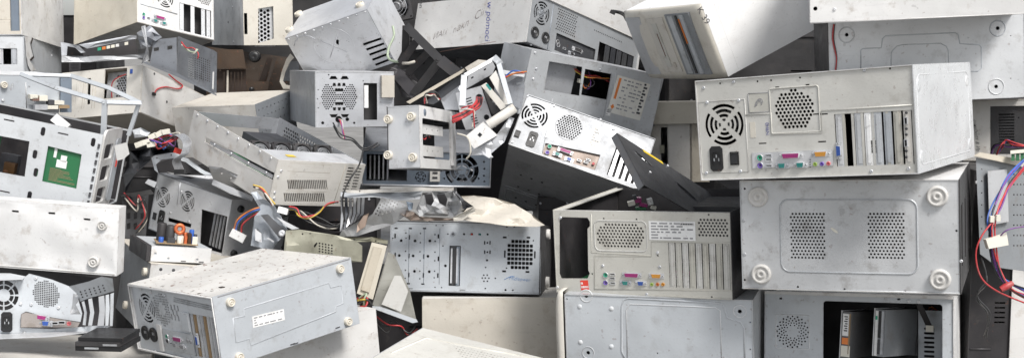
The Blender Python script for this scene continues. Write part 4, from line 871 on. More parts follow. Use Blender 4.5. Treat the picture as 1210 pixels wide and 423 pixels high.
# ---- white tower with handwriting
c = Case('B8', 'computer_case', 'big white tower with faded handwriting and blue scrawl, dark rear panel, top centre'); z = Z(610, 0, 4.23); f = c.f['F']; P = lambda x, y: f.p(*z(x, y)); W, D, H = c.dims
fu, fv = P(135, 68); hu, hv = P(258, 118)
holes = fan_holes(fu, fv, .034) + hexgrid(lambda u, v: abs(u - hu) < .045 and abs(v - hv) < .035, hu - .045, hv - .035, hu + .045, hv + .035, .0085, .0026)
io = rect(*P(205, 245), *P(420, 225)); a = P(205, 205); b = P(400, 290); u0, u1 = a[0], b[0]; holes.append(rect(u0, .012, u1, fv - .036))
su0 = P(420, 240)[0]; holes.append(rect(su0, .012, min(W - .02, su0 + .19), H * .62))
for i in range(16): uu = P(400, 150)[0] + i * .009; holes.append(circ(min(uu, W - .02), H * .80, .0024, 6)) if uu < W - .025 else None
c.panel('F', 'mid_grey', holes, .006); c.panel('L', 'white', name='top_panel'); c.backing(); c.panel('T', 'white_scuffed'); c.panel('D', 'dark_grey'); c.panel('R', 'white'); c.panel('B', 'beige', inset=.001, name='front_bezel')
c.rotor('F', fu, fv, .033, 'blue_grey_dull', -.02)
c.port('F', 'round', *P(100, 163), off=-.006); c.port('F', 'round', *P(153, 190), off=-.006)
c.box('port_plate', (u0, .012, .012), (u1, .014, fv - .036), 'dark_steel')
for kd, x, y in (('db25', 320, 250), ('db9', 290, 268), ('usb', 255, 243), ('ps2', 225, 225), ('ps2', 222, 210)): c.port('F', kd, *P(x, y), 'near_black', 0, .9, -.012)
c.slots('F', su0, .012, min(W - .02, su0 + .19), H * .62, 6, skip=(0,), mat='dark_steel', inset=.008)
a_ = [P(192, 40), P(186, 238)]; c.emboss('F', [(a_[0][0], H - .006), (a_[0][0], .006)], .0016, 'blue_grey_dull', closed=False, off=-.006, name='seam')
for q in (.06, .2, .4, .62): c.screw('T', W * q, .006); c.screw('D', W * q, D - .008)
z3 = Z(480, 0, 6.04); g_ = c.f['L']; G = lambda x, y: g_.p(*z3(x, y))
c.text('L', 'w pómoci', *G(588, 150), .030, 'ink_blue', -84, .3)
c.text('L', 'Cii', *G(515, 108), .034, 'ink_faded', 20, .5, thin=-.03); c.text('L', 'nакл', *G(385, 195), .030, 'ink_faded', 18, .5, thin=-.03); c.text('L', 'ИAl.i', *G(235, 250), .028, 'ink_faded', 14, .5, thin=-.03); c.text('L', 'ron', *G(108, 20), .024, 'ink', -85, .2)
c.emboss('L', [G(640, 368 - 70), G(240, 372)], .0012, 'ink_brown', closed=False, off=-.0008, name='dirty_edge')

# ---- tilted silver tower with embossed cross at the top
c = Case('B4', 'computer_case', 'tilted silver tower with embossed cross in a circle, rubber feet on its upper edge'); z = Z(220, 0, 2.819); f = c.f['F']; P = lambda x, y: f.p(*z(x, y)); W, D, H = c.dims
ss = []
for i in range(5):
    x0, y0, x1, y1 = 590 + 10 * i, 150 + 17 * i, 655 + 8 * i, 128 + 17 * i; a, b = Vector(P(x0, y0)), Vector(P(x1, y1)); n_ = Vector((-(b - a).y, (b - a).x)).normalized() * .0035
    ss.append([tuple(a + n_), tuple(a - n_), tuple(b - n_), tuple(b + n_)])
ss.append([P(497, 132), P(508, 135), P(508, 152), P(500, 148)])
ss = [[(min(max(q[0], .005), W - .005), min(max(q[1], .005), H - .005)) for q in h] for h in ss]
c.panel('F', 'steel', ss, .001, name='side_panel', dent=.0012); c.panel('T', 'steel_light', name='bottom_panel'); c.panel('R', 'steel'); c.panel('L', 'steel'); c.panel('D', 'dark_steel'); c.panel('B', 'steel', inset=.001)
cu, cv = P(492, 155); c.emboss('F', [p for p in ell(cu, cv, .062, .058, 26)], .0014, 'steel', off=-.0018); 
for k in (45, 135): d_ = Vector((math.cos(R(k)), math.sin(R(k)))) * .042; c.emboss('F', [(cu - d_.x, cv - d_.y), (cu + d_.x, cv + d_.y)], .0016, 'steel', closed=False)
c.emboss('F', [p for p in ell(P(410, 170)[0], P(410, 170)[1], .045, .05, 20)][2:9], .0016, 'steel', closed=False)
for x, y in ((345, 102), (376, 50), (580, 20)): c.foot('T', *c.f['T'].p(*z(x, y)), .013, 'rubber_beige')
mb = MB().tube([at(*z(688, 88), 3.5), at(*z(692, 120), 3.49), at(*z(675, 160), 3.48), at(*z(672, 190), 3.47), at(*z(690, 205), 3.45), at(*z(730, 207), 3.43)], .0035, 7, 0, smooth_path=6)
mb.v = [tuple(c.mi @ Vector(p)) for p in mb.v]; build(mb, 'stray_wire', 'wire_green', c.root)
for i in range(10): c.screw('F', .01 + (W - .02) * i / 9, H - .006)

# ---- vented chassis front below it
c = Case('B5', 'computer_case', 'light steel chassis front with octagonal perforated vent, below the tilted silver tower'); f = c.f['F']; P = lambda x, y: f.p(*z(x, y)); W, D, H = c.dims
vu, vv = P(510, 323); holes = []
for r_ in range(-7, 8):
    for q in range(-9, 10):
        u = vu + (q + .5 * (r_ % 2)) * .0058; v = vv + r_ * .0052
        if math.hypot(u - vu, v - vv) < .047 and not (abs(v - vv) > abs(u - vu) * 1.1 + .004): holes.append(circ(u, v, .0021, 6))
for s in (-1, 1):
    for k in (.018, .032):
        for q in range(-1, 2): u = vu + q * .012 * (k / .03); holes.append([(u - .0045, vv + s * (k - .004)), (u + .0045, vv + s * (k - .004)), (u + .003, vv + s * (k + .004)), (u - .003, vv + s * (k + .004))])
    for q in (-.5, .5): holes.append([(vu + q * .03 - .011, vv + s * .046), (vu + q * .03 + .011, vv + s * .046), (vu + q * .03 + .006, vv + s * .054), (vu + q * .03 - .006, vv + s * .054)])
for x, y, r_ in ((452, 247, .004), (475, 250, .002), (618, 243, .004), (640, 243, .003), (455, 410, .004), (508, 398, .009), (537, 398, .005), (560, 410, .003), (440, 300, .0015), (438, 330, .0015), (440, 360, .0015), (590, 270, .0015), (655, 300, .002)): holes.append(circ(*P(x, y), r_, 10))
holes.append(rect(*P(592, 400), *P(636, 278)))
def ccw(p): return p if sum(p[i][0] * p[(i + 1) % len(p)][1] - p[(i + 1) % len(p)][0] * p[i][1] for i in range(len(p))) > 0 else p[::-1]
holes = [ccw(h) for h in holes if all(.003 < q[0] < W - .003 and .003 < q[1] < H - .003 for q in h)]
c.panel('F', 'steel_light', holes, .001, name='front_plate'); c.backing(.04); c.panel('L', 'grey'); c.shell('TR', 'steel'); c.panel('D', 'steel'); c.panel('B', 'grey', inset=.001)
c.box('beige_drive', (P(648, 310)[0], -.014, P(648, 325)[1]), (P(690, 310)[0], .05, P(648, 252)[1]), 'beige'); c.box('white_card', (P(594, 300)[0], .004, P(594, 360)[1]), (P(608, 300)[0], .03, P(594, 285)[1]), 'sticker')
wires(c.root, [(P(510, 398)[0], .01, P(510, 398)[1]), (P(512, 398)[0], -.02, P(512, 405)[1]), (P(515, 398)[0], -.03, P(515, 440)[1]), (P(520, 398)[0], -.03, -.03)], ['red', 'white', 'violet'], .0016, .003, 2)

# ---- white box lower middle left, flat panel and beige box
c = Case('B19', 'computer_case', 'plain dirty white case side under the blue-grey punched chassis'); c.panel('F', 'beige', (), 0., name='side_panel', edge=0., dent=.005); W, D, H = c.dims
for k in 'LR': c.panel(k, 'white', outline=rect(.002, .002, D - .002, H - .002))
c.panel('T', 'beige_clean', outline=rect(.002, .002, W - .002, D - .002)); c.panel('D', 'grey', outline=rect(.002, .002, W - .002, D - .002)); c.panel('B', 'grey', inset=.001)
c = Case('B20', 'computer_case', 'flat light grey panel with dotted vent lying at the bottom centre edge'); f = c.f['T']; z = Z(400, 220, 2.082); P = lambda x, y: f.p(*z(x, y)); W, D, H = c.dims
hv = []
a = P(290, 393); 
for i in range(17):
    for j in range(5):
        u, v = P(285 + 8.2 * i + 5 * j, 392 + 1.9 * i + 6.5 * j); hv.append(circ(u, v, .0017, 6))
c.panel('T', 'warm_grey', [h for h in hv if all(.005 < q[0] < W - .005 and .005 < q[1] < D - .005 for q in h)], name='side_panel'); c.shell('FBLRD', 'grey')
c.emboss('T', [P(130, 410), P(215, 372), P(240, 378), P(330, 395), P(470, 420)], .003, 'warm_grey', closed=False)
c = Case('B22', 'computer_case', 'clean white case side under the front left dented tower'); c.panel('F', 'white', (), 0., name='side_panel', edge=0., dent=.004); W, D, H = c.dims
for k in 'LR': c.panel(k, 'white', outline=rect(.002, .002, D - .002, H - .002))
c.panel('T', 'white', outline=rect(.002, .002, W - .002, D - .002)); c.panel('B', 'grey', inset=.001)

# ---- silver chassis box with rubber feet and open drive cage
c = Case('B9', 'computer_case', 'small silver chassis with four oval rubber feet and open white side frame'); z = Z(440, 110, 3.678); f = c.f['F']; P = lambda x, y: f.p(*z(x, y)); W, D, H = c.dims
c.panel('F', 'steel', [], .001, name='bottom_panel', dent=.002); 
for x, y in ((70, 115), (170, 103), (70, 270), (177, 280)): c.foot('F', *P(x, y), .0105, 'rubber_beige')
g_ = c.f['R']; G = lambda x, y: g_.p(*z(x, y))
def inb(p): return (min(max(p[0], .006), D - .006), min(max(p[1], .006), H - .006))
c.panel('R', 'white', [rrect(.05 * D, .16 * H, .66 * D, .80 * H, .006)], name='side_frame', outline=rect(0, 0, D * .80, H)); c.panel('T', 'steel'); c.panel('D', 'steel_dull'); c.panel('L', 'near_black')
for v0, v1 in ((.20, .38), (.56, .72)):
    build(MB().sheet(rect(.05 * D, v0 * H, .60 * D, v1 * H), [circ(D * q, H * (v0 + v1) / 2, .003, 8) for q in (.12, .24, .36, .48)], .0015, 0, g_.M(0, 0, -.012)), 'drive_rail', 'white', c.root)
c.box('inner_board', (.01, .02, .01), (.012, D * .8, H - .01), 'near_black'); c.box('bent_flap', (W + .0005, D * .66, .01), (W + .008, D * .72, H - .02), 'white')
c.put('R', 'grey_button', shared('btn', lambda mb: mb.lathe([(.009, 0), (.008, .001), (.0003, .001)], 14), 'blue_grey_dull'), *inb(G(228, 85)))
q = G(250, 180); wires(c.root, [(W - .02, q[0] - .03, q[1]), (W - .015, q[0], q[1] - .008), (W - .015, q[0] + .03, q[1] + .002), (W - .02, q[0] + .06, q[1] - .004)], ['red', 'white', 'black'], .0016, .004, 3)

# ---- opened tower lying under it, big fan
c = Case('B10', 'computer_case', 'dark grey low case with large open fan, lying under the small silver chassis'); f = c.f['F']; P = lambda x, y: f.p(*z(x, y)); W, D, H = c.dims
fu, fv = P(390, 325); holes = fan_holes(fu, min(fv, H - .052), .048, ((.97, .72), (.66, .45), (.40, .25)), 20, .05, 5)
h2 = P(210, 365); holes += fan_holes(h2[0], max(.02, h2[1]), .016, ((.95, .75), (.6, .3)), 45, .12, 6)
for x, y in ((320, 300), (462, 372), (485, 300), (487, 330), (485, 360), (487, 385), (312, 372), (300, 340)): holes.append(circ(*P(x, y), .0028, 8))
xo = P(150, 360)[0]; holes.append(rect(.012, .014, xo, H - .01))
holes = [h for h in holes if all(.003 < q[0] < W - .003 and .003 < q[1] < H - .003 for q in h)]
c.panel('F', 'blue_grey_dull', holes, .002); c.panel('T', 'steel_dull'); c.panel('D', 'steel_light'); c.panel('L', 'steel_dull'); c.panel('R', 'steel_light'); c.panel('B', 'dark_steel', inset=.001)
c.rotor('F', fu, min(fv, H - .052), .046, 'steel_dull', -.018)
c.emboss('F', [(0, .002), (W, .002)], .003, 'steel_light', closed=False, off=.001, name='folded_edge')
p0 = P(272, 355); c.box('beige_socket', (p0[0] - .014, -.006, p0[1] - .018), (p0[0] + .014, .002, p0[1] + .018), 'beige_clean')
for s in (-.007, .007): c.box('socket_slot', (p0[0] - .007, -.0068, p0[1] + s - .003), (p0[0] + .007, -.006, p0[1] + s + .003), 'ink')
for i in range(5): c.box('drive_fin', (.02 + i * .012, .004, .018), (.024 + i * .012, .10, H - .014), 'steel_dull')

# ---- rack server
c = Case('B6', 'server_case', 'open white rack server with four fans and louvred beige front', 'server'); z = Z(200, 120, 2.819); zf = Z(300, 120, 3.257); W, D, H = c.dims; f = c.f['F']; P = lambda x, y: f.p(*zf(x, y))
lou = []
def louv(x0, y0, x1, y1, n):
    for i in range(n):
        q = (i + .5) / n; a = P(x0 + (x1 - x0) * q, y1); b = P(x0 + (x1 - x0) * q - (y0 - y1) * -.06, y0); w_ = .0018
        lou.append([(a[0] - w_, a[1]), (a[0] + w_, a[1]), (b[0] + w_ - .002, b[1]), (b[0] - w_ - .002, b[1])])
louv(132, 302, 285, 338, 22); louv(118, 352, 275, 386, 22)
for i in range(12): v = .012 + (H - .026) * i / 11; lou.append(rect(W * .80, v, W * .875, v + .0038)); lou.append(rect(W * .90, v, W * .965, v + .0038))
lou = [ccw(h) for h in lou if all(.003 < q[0] < W - .003 and .003 < q[1] < H - .003 for q in h)]
c.panel('F', 'beige_clean', lou, 0., .003, name='front_bezel', edge=0.); c.backing(.02)
for (x0, y0, x1, y1) in ((130, 245, 300, 268), (128, 296, 290, 342), (112, 348, 282, 392)): c.emboss('F', rect(*P(x0, y1), *P(x1, y0)), .001, 'beige', name='drive_outline')
c.emboss('F', [(W * .735, .004), (W * .765, H - .004)], .0012, 'beige', closed=False, name='seam')
for x, y in ((105, 267), (93, 290), (80, 350), (78, 372)): c.screw('F', *P(x, y))
g_ = c.f['L']; G = lambda x, y: g_.p(*z(x, y))
a, b, e_, d_ = G(120, 118), G(350, 238), G(345, 262), G(118, 135)
c.panel('L', 'white_scuffed', [ccw([a, b, e_, d_])], outline=rect(0, 0, D - .004, H), name='side_panel', dent=.002)
mb = MB(); mb.sheet(ccw([G(135, 132), G(342, 244), G(340, 256), G(132, 143)]), [], .003, 0, g_.M(0, 0, -.002)); build(mb, 'slide_rail', 'steel', c.root)
for q in (.15, .4, .65, .9): u_ = a[0] + (b[0] - a[0]) * q; v_ = (a[1] + d_[1]) / 2 + ((b[1] + e_[1]) / 2 - (a[1] + d_[1]) / 2) * q; c.screw('L', u_, v_, .0)
rh = hexgrid(lambda u, v: .18 < u < .36 and .03 < v < H - .015, .18, .03, .36, H - .01, .011, .0042)
c.panel('R', 'steel', rh, outline=rect(.004, 0, D, H)); c.panel('D', 'near_black', outline=rect(.003, .004, W - .003, D - .004)); c.panel('B', 'steel', [rect(.02, .015, .24, .08)], .001)
c.box('lid_strip', (.003, .0035, H - .003), (W - .003, .085, H - .001), 'steel_light'); c.sticker('T', .05, .03, .075, .045, 'yellow_tape', 0); 
for i in range(8): c.screw('L', .02 + i * (D - .05) / 7, H - .006)
fan_me = None
for i in range(4):
    s_ = .058; X = Matrix.Translation((.034 + i * .066, .118, H - .018)) @ Matrix.Rotation(R(-38), 4, 'X') @ Matrix.Rotation(R(90), 4, 'X')
    mb = MB().sheet(rrect(-s_ / 2, -s_ / 2, s_ / 2, s_ / 2, .005), [circ(0, 0, s_ * .46, 20)] + [circ(a_ * s_ * .43, b_ * s_ * .43, .002, 6) for a_ in (-1, 1) for b_ in (-1, 1)], .022, 0, X)
    fo = build(mb, 'cooling_fan', 'near_black', c.root); build(MB().lathe([(s_ * .17, 0), (s_ * .17, .001), (.0003, .0012)], 12, 0, X), 'fan_hub', 'steel_dull', fo)
    mb = MB(); g_fan(mb, s_ * .45); mb.v = [tuple(X @ Vector((p[0], p[1], p[2] - .018))) for p in mb.v]; build(mb, 'fan_rotor', 'dark_grey', fo)
    mb = MB()
    for r_ in (.16, .26, .36): mb.tube([(x, y, .001) for x, y in circ(0, 0, s_ * r_, 16)], .0007, 4, 0, True, X)
    build(mb, 'wire_guard', 'steel', fo)
c.box('power_supply', (.15, .22, .01), (.26, .37, .075), 'dark_steel'); c.box('motherboard', (.01, .15, .012), (.14, .37, .014), 'board_green'); c.box('cross_rail', (.003, .135, H - .02), (W - .003, .14, H - .004), 'steel')

# ---- front left tower
c = Case('B21', 'computer_case', 'white specked tower lying at the front left, bluish base with paper label'); z = Z(150, 330, 4.55); f = c.f['F']; P = lambda x, y: f.p(*z(x, y)); W, D, H = c.dims
fu, fv = P(92, 158); hu, hv = P(172, 165)
ik = lambda h: all(.004 < q[0] < W - .004 and .004 < q[1] < H - .004 for q in h)
holes = fan_holes(fu, fv, .033)
holes += hexgrid(lambda u, v: .013 < max(abs(u - hu), abs(v - hv) * .8 + abs(u - hu) * .4) < .031, hu - .032, hv - .036, hu + .032, hv + .036, .0062, .0022)
for j in range(3):
    for i in range(34):
        q = i / 33; a = P(238 + 200 * q, 102 + 10 * j + 46 * q); holes.append(circ(*a, .0019, 6))
for x, y in ((222, 155), (240, 155), (258, 160), (225, 205), (243, 210), (262, 213), (232, 180), (252, 185)): u, v = P(x, y); holes.append(rect(u - .0022, v - .006, u + .0022, v + .006))
io = [P(195, 265), P(345, 300), P(352, 385), P(205, 350)]
u0, v0 = P(345, 380); u1, v1 = P(470, 200); holes.append(rect(u0, .012, W - .012, P(420, 205)[1]))
holes = [h for h in holes if ik(h)]
c.panel('F', 'grey_light', holes, .007); c.backing(.05); c.panel('T', 'white_specked', dent=.004); c.panel('L', 'white', name='top_panel'); c.panel('D', 'white')
g_ = c.f['R']; zr = Z(140, 273, 2.819); G = lambda x, y: g_.p(*zr(x, y))
c.panel('R', 'blue_grey', [], name='bottom_panel'); c.panel('B', 'beige', inset=.001, name='front_bezel')
c.rotor('F', fu, fv, .031); c.port('F', 'round', *P(87, 290), off=-.007); c.port('F', 'round', *P(130, 300), off=-.007)
c.box('port_plate', (P(190, 330)[0], .004, .014), (P(345, 330)[0], .0065, P(270, 285)[1]), 'grey')
for kd, x, y, cl in (('ps2', 207, 308, 'port_green'), ('ps2', 210, 330, 'ink'), ('db25', 268, 322, 'magenta'), ('db9', 255, 352, 'ink_grey'), ('db9', 295, 362, 'ink_grey'), ('jack', 318, 330, 'ink_grey'), ('jack', 335, 335, 'ink_grey'), ('usb', 232, 345, '')): c.port('F', kd, *P(x, y), cl, 0, .85, -.004)
c.slots('F', u0, .012, W - .012, P(420, 205)[1], 8, mat='steel_light', mats={1: 'board_brown', 4: 'board_brown'}, inset=.009, fill=.84)
c.port('F', 'db15', *P(370, 330), 'port_blue', 90, .75, -.005); c.box('bent_plate', (P(290, 230)[0], .001, P(300, 275)[1]), (P(325, 230)[0], .006, P(300, 180)[1]), 'grey_light')
c.box('cream_strip', (P(160, 300)[0], .002, .008), (P(178, 300)[0], .007, P(160, 245)[1]), 'white')
for x, y in ((60, 55), (115, 70), (190, 90), (40, 40), (140, 390), (250, 420)): c.screw('F', *P(x, y), -.006)
c.emboss('F', [(.003, .003), (W - .003, .003), (W - .003, H - .003), (.003, H - .003)], .0025, 'white', off=0., name='cover_rim')
for x, y in ((370, 236), (735, 125), (762, 300), (400, 418)): c.foot('R', *G(x, y), .0095, 'rubber_beige')
c.emboss('R', [G(382, 290), G(420, 282), G(418, 258), G(700, 172), G(706, 188), G(742, 180), G(750, 240), G(725, 250), G(724, 268), G(440, 380), G(436, 358), G(392, 370)], .0018, 'blue_grey')
la, lb = G(492, 292), G(0, 0); c.sticker('R', la[0] - .034 * 1.0, la[1] - .012, la[0] + .034 * 1.35, la[1] + .012, 'sticker', 4, 'ink_grey', -3, 11)
c.emboss('R', [(.012, H - .003), (D - .004, H - .003)], .0018, 'ink_grey', closed=False, name='seam')
for x, y in ((590, 373), (730, 320), (580, 375)): u, v = G(x, y); c.box('clip_slot', (W, u - .006, v - .001), (W + .0012, u + .006, v + .001), 'ink')
rn = random.Random(5); dm = shared('chip_of_paint', lambda mb: mb.prism([(-.003, -.001), (.002, -.002), (.004, .001), (-.001, .002)], 0, .0006), 'rust_dark')
c.put('T', 'paint_chip', dm, *c.f['T'].p(*zr(343, 187)), .0, 10, 2.2); c.put('T', 'paint_chip', dm, *c.f['T'].p(*zr(268, 208)), .0, 40, 1.4); c.put('T', 'paint_chip', dm, *c.f['T'].p(*zr(525, 141)), .0, 70, 1.2)

# ================================================================== left side of the heap
c = Case('A1', 'computer_case', 'white tower in the top left corner with beige bezel and dark gap'); W, D, H = c.dims; z = Z(0, 0, 5.64); f = c.f['F']; P = lambda x, y: f.p(*z(x, y))
g0 = P(70, 205)[0]; g1 = P(145, 205)[0]
c.panel('F', 'beige', [rect(g0, P(100, 208)[1], min(g1, W - .006), H - .05)], 0., .004, name='front_bezel'); c.panel('R', 'white', dent=.003); c.panel('D', 'grey'); c.panel('T', 'white'); c.panel('L', 'white'); c.panel('B', 'grey', inset=.001)
c.box('bay_gap', (g0, .006, .01), (min(g1, W - .006), .01, H - .04), 'blue_grey_dull'); c.emboss('F', [P(0, 132), P(72, 132)], .0012, 'beige', closed=False, name='seam'); c.emboss('F', [(W * .55, .01), (W * .55, H * .9)], .0012, 'beige', closed=False, name='seam')
c.emboss('R', [(.012, .006), (.012, H - .01)], .0012, 'beige', closed=False, name='seam')

c = Case('A2', 'computer_case', 'white tower at the top left showing rear ports and open slots above an opened chassis'); W, D, H = c.dims; z = Z(120, 0, 5.286); f = c.f['F']; P = lambda x, y: f.p(*z(x, y))
sa, sb = P(490, 190), P(690, 60); holes = [rect(sa[0], P(560, 205)[1], W - .008, P(560, 35)[1])]
fu, fv = P(400, -12); holes += fan_holes(fu, fv, .030)
hu, hv = P(655, 8); holes += hexdisc(min(hu, W - .034), hv + .012, .028, .0065, .0026)
holes = [h for h in holes if all(.003 < q[0] < W - .003 and .003 < q[1] < H - .003 for q in h)]
c.panel('F', 'white', holes, .002); c.backing(.04); c.panel('L', 'beige_clean', dent=.004); c.panel('D', 'steel_dull'); c.panel('T', 'white'); c.panel('R', 'white'); c.panel('B', 'beige', inset=.001)
c.slots('F', sa[0], P(560, 205)[1], W - .008, P(560, 35)[1], 6, skip=(1, 3), mat='white_metal', inset=.004, fill=.7)
for kd, x, y, cl in (('ps2', 264, 92, 'port_green'), ('ps2', 264, 112, 'port_violet'), ('usb', 295, 115, ''), ('db25', 365, 113, 'magenta'), ('db9', 335, 132, 'teal'), ('db9', 388, 148, 'teal')): c.port('F', kd, *P(x, y), cl, 0, .8, -.0015)
c.emboss('F', [P(245, 25), P(475, 90)], .002, 'grey', closed=False, off=-.002, name='folded_edge')
c.emboss('F', [(.002, .002), (W - .002, .002)], .003, 'white', closed=False, off=0., name='cover_rim')

c = Case('A3', 'computer_case', 'blue-grey case with torn side panel under the top left white tower'); W, D, H = c.dims; z = Z(0, 0, 5.64); f = c.f['F']; P = lambda x, y: f.p(*z(x, y))
a = P(0, 430); b = P(112, 325); c.panel('F', 'blue_grey', [rect(max(.006, W - .13), a[1], b[0], b[1])], .001); c.slots('F', max(.006, W - .13), a[1], b[0], b[1], 6, skip=(4,), mat='steel', inset=.004)
g_ = c.f['R']; G = lambda x, y: g_.p(*z(x, y)); c.panel('R', 'blue_grey', name='side_panel'); c.shell('TDL', 'grey'); c.panel('B', 'grey', inset=.001)
tear = [G(*q) for q in ((160, 245), (205, 250), (192, 290), (200, 330), (212, 375), (190, 400), (215, 440), (235, 470), (200, 480), (180, 440), (170, 380), (165, 300))]
build(MB().sheet(ccw(tear), [], .001, 0, g_.M(0, 0, .003)), 'torn_flap', 'white', c.root)
tear2 = [(u + .010, v - .004) for u, v in tear[1:9]] + [(u + .004, v) for u, v in reversed(tear[1:9])]
build(MB().sheet(ccw(tear2), [], .0008, 0, g_.M(0, 0, .0045)), 'rusty_edge', 'rust_dark', c.root)
for x, y in ((345, 340), (345, 372)): c.screw('R', *G(x, y))

c = Case('A5', 'computer_case', 'beige tower on its side with mesh showing in open bay, red wire on its end'); W, D, H = c.dims; f = c.f['F']; z = Z(120, 60, 5.286); P = lambda x, y: f.p(*z(x, y)); zl = Z(0, 70, 5.64); Q = lambda x, y: f.p(*zl(x, y))
a, b = P(15, 300), P(160, 112); bay_ = [P(20, 118), P(160, 108), P(152, 290), P(10, 300)]
holes = [ccw(bay_), ccw([Q(583, 130), Q(605, 126), Q(600, 300), Q(578, 303)])]
c.panel('F', 'beige_clean', holes, 0., .004, name='front_bezel', edge=0.)
c.panel('R', 'white', [], dent=.003, name='bottom_panel', outline=rect(.004, .002, D, H - .002)); c.panel('T', 'beige', outline=rect(.002, .004, W - .002, D)); c.panel('D', 'beige', outline=rect(.002, .002, W - .002, D - .004)); c.panel('L', 'grey', outline=rect(0, 0, D - .004, H)); c.panel('B', 'grey', inset=.001)
uu = [p[0] for p in bay_]; vv_ = [p[1] for p in bay_]; me_ = MB().sheet(rect(min(uu) - .01, min(vv_) - .01, min(W - .004, max(uu) + .005), min(H - .004, max(vv_) + .01)), hexgrid(lambda u, v: u > min(uu) + .3 * (max(uu) - min(uu)), min(uu), min(vv_), min(W - .01, max(uu)), min(H - .01, max(vv_)), .0085, .0034), .001, 0, f.M(0, 0, -.03)); build(me_, 'mesh_plate', 'steel', c.root)
mb = MB(); p1, p2, p3 = P(45, 290), P(60, 190), P(140, 140)
mb.tube([(p1[0], .015, p1[1]), (p2[0], .008, p2[1]), (p3[0], .012, p3[1])], .0016, 6, 0, smooth_path=8); build(mb, 'stray_wire', 'wire_red', c.root)
mb = MB(); mb.tube([(p1[0] + .004, .015, p1[1]), (p2[0] + .006, .01, p2[1]), (p3[0] + .003, .014, p3[1])], .0016, 6, 0, smooth_path=8); build(mb, 'stray_wire', 'wire_white', c.root)
g_ = c.f['R']; G = lambda x, y: g_.p(*z(x, y))
mb = MB().tube([(*G(415, 150), .003), (*G(455, 185), .003), (*G(500, 220), .003), (*G(470, 240), .003), (*G(400, 228), .003), (*G(345, 240), .003), (*G(325, 270), .003)], .002, 6, 0, False, g_.M(), 6); build(mb, 'stray_wire', 'wire_red', c.root)
mb = MB().box((-.006, -.004, 0), (.006, .004, .006), 0, g_.M(*G(322, 272))); build(mb, 'black_plug', 'black_plastic', c.root)
for x, y in ((330, 145), (312, 370), (408, 320)): c.put('R', 'hole_plug', shared('plug', lambda mb: mb.lathe([(.004, 0), (.0035, .0006), (.0003, .0003)], 10), 'ink'), *G(x, y))
c.box('blue_badge', (P(180, 130)[0], -.002, P(180, 145)[1]), (P(195, 130)[0], -.0002, P(180, 118)[1]), 'port_blue')
for x0, x1 in ((500, 530), (545, 570), (610, 640)): a_, b_ = Q(x0, 330), Q(x1, 150); c.emboss('F', rect(*a_, *b_), .0012, 'beige', name='bay_outline')
u_ = Q(480, 200)[0]; 
# ---- grey metal chassis with connectors at the left edge
c = Case('A6', 'steel_chassis', 'grey metal chassis panel with cream connectors and round plug, left edge', dims=None); W, D, H = c.dims; f = c.f['F']; P = lambda x, y: f.p(*zl(x, y))
c.panel('F', 'blue_grey', [circ(*P(85, 170), .0025, 8), circ(*P(85, 185), .0025, 8), circ(*P(195, 185), .002, 8), rect(*P(178, 305), *P(245, 240))], .001, name='front_plate'); c.panel('T', 'grey_light'); c.panel('D', 'steel_dull'); c.panel('R', 'blue_grey'); c.panel('L', 'grey')
c.emboss('F', [P(172, 155), P(178, 325)], .0015, 'grey', closed=False, name='seam'); c.foot('F', *P(25, 172), .009, 'beige_clean' if 0 else 'rubber_beige'); c.screw('F', *P(20, 275))
for (x0, y0, x1, y1), m_ in (((185, 235, 235, 262), 'connector'), ((245, 240, 300, 275), 'connector'), ((305, 270, 345, 300), 'ink'), ((345, 275, 410, 300), 'connector'), ((300, 305, 370, 330), 'connector'), ((375, 305, 445, 325), 'board_brown'), ((200, 255, 245, 275), 'ink_brown'), ((215, 300, 300, 335), 'steel_light')):
    a_, b_ = P(x0, y1), P(x1, y0); c.box('connector_block', (a_[0], -.022, a_[1]), (b_[0], -.0005, b_[1]), m_)
a_, b_ = P(175, 385), P(385, 345); c.box('brown_board', (a_[0], -.03, a_[1]), (b_[0], .02, a_[1] + .006), 'rust_dark')
a_, b_ = P(420, 360), P(488, 130); c.box('blue_side_plate', (W + .002, -.004, max(0, a_[1])), (W + .032, .002, H), 'blue_grey_dull')

# ---- desktop chassis with green board
c = Case('A7', 'computer_case', 'white desktop chassis with cut-out window, green circuit board and bent white frame, left edge'); W, D, H = c.dims; f = c.f['F']; z = Z(0, 130, 2.819); P = lambda x, y: f.p(*z(x, y))
win = [P(-60, 75), P(98, 105), P(82, 222), P(-70, 195)]; gb = [P(160, 120), P(272, 148), P(254, 262), P(140, 237)]
keyh = []
for x, y in ((143, 72), (116, 148), (119, 208), (310, 108), (98, 285)): u, v = P(x, y); keyh.append(rrect(u - .005, v - .010, u + .005, v + .010, .0045, 3))
u, v = P(272, 326); keyh.append(rrect(u - .004, v - .004, u + .004, v + .008, .003, 3))
for x, y in ((210, 80), (30, 15 + 20), (215, 312), (15, 272)): u, v = P(x, y); keyh.append(rect(u - .012, v - .0016, u + .012, v + .0016))
holes = [ccw([(max(.006, p[0]), p[1]) for p in win]), ccw(gb)] + [h for h in keyh if all(.003 < q[0] < W - .003 and .003 < q[1] < H - .003 for q in h)]
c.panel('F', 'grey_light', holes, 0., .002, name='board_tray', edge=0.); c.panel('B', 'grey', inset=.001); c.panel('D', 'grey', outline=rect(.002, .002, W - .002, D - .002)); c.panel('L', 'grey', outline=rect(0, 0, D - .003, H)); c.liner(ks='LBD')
bu = [p[0] for p in gb]; bv = [p[1] for p in gb]
bd = c.box('circuit_board', (min(bu) - .015, .006, min(bv) - .02), (max(bu) + .015, .008, max(bv) + .02), 'board_green')
for (x0, y0, x1, y1), m_ in (((175, 130, 190, 158), 'sticker'), ((198, 155, 222, 172), 'sticker'), ((183, 172, 222, 190), 'sticker')): a_, b_ = P(x0, y1), P(x1, y0); c.box('paper_label', (a_[0], .0052, a_[1]), (b_[0], .0058, b_[1]), m_, bd)
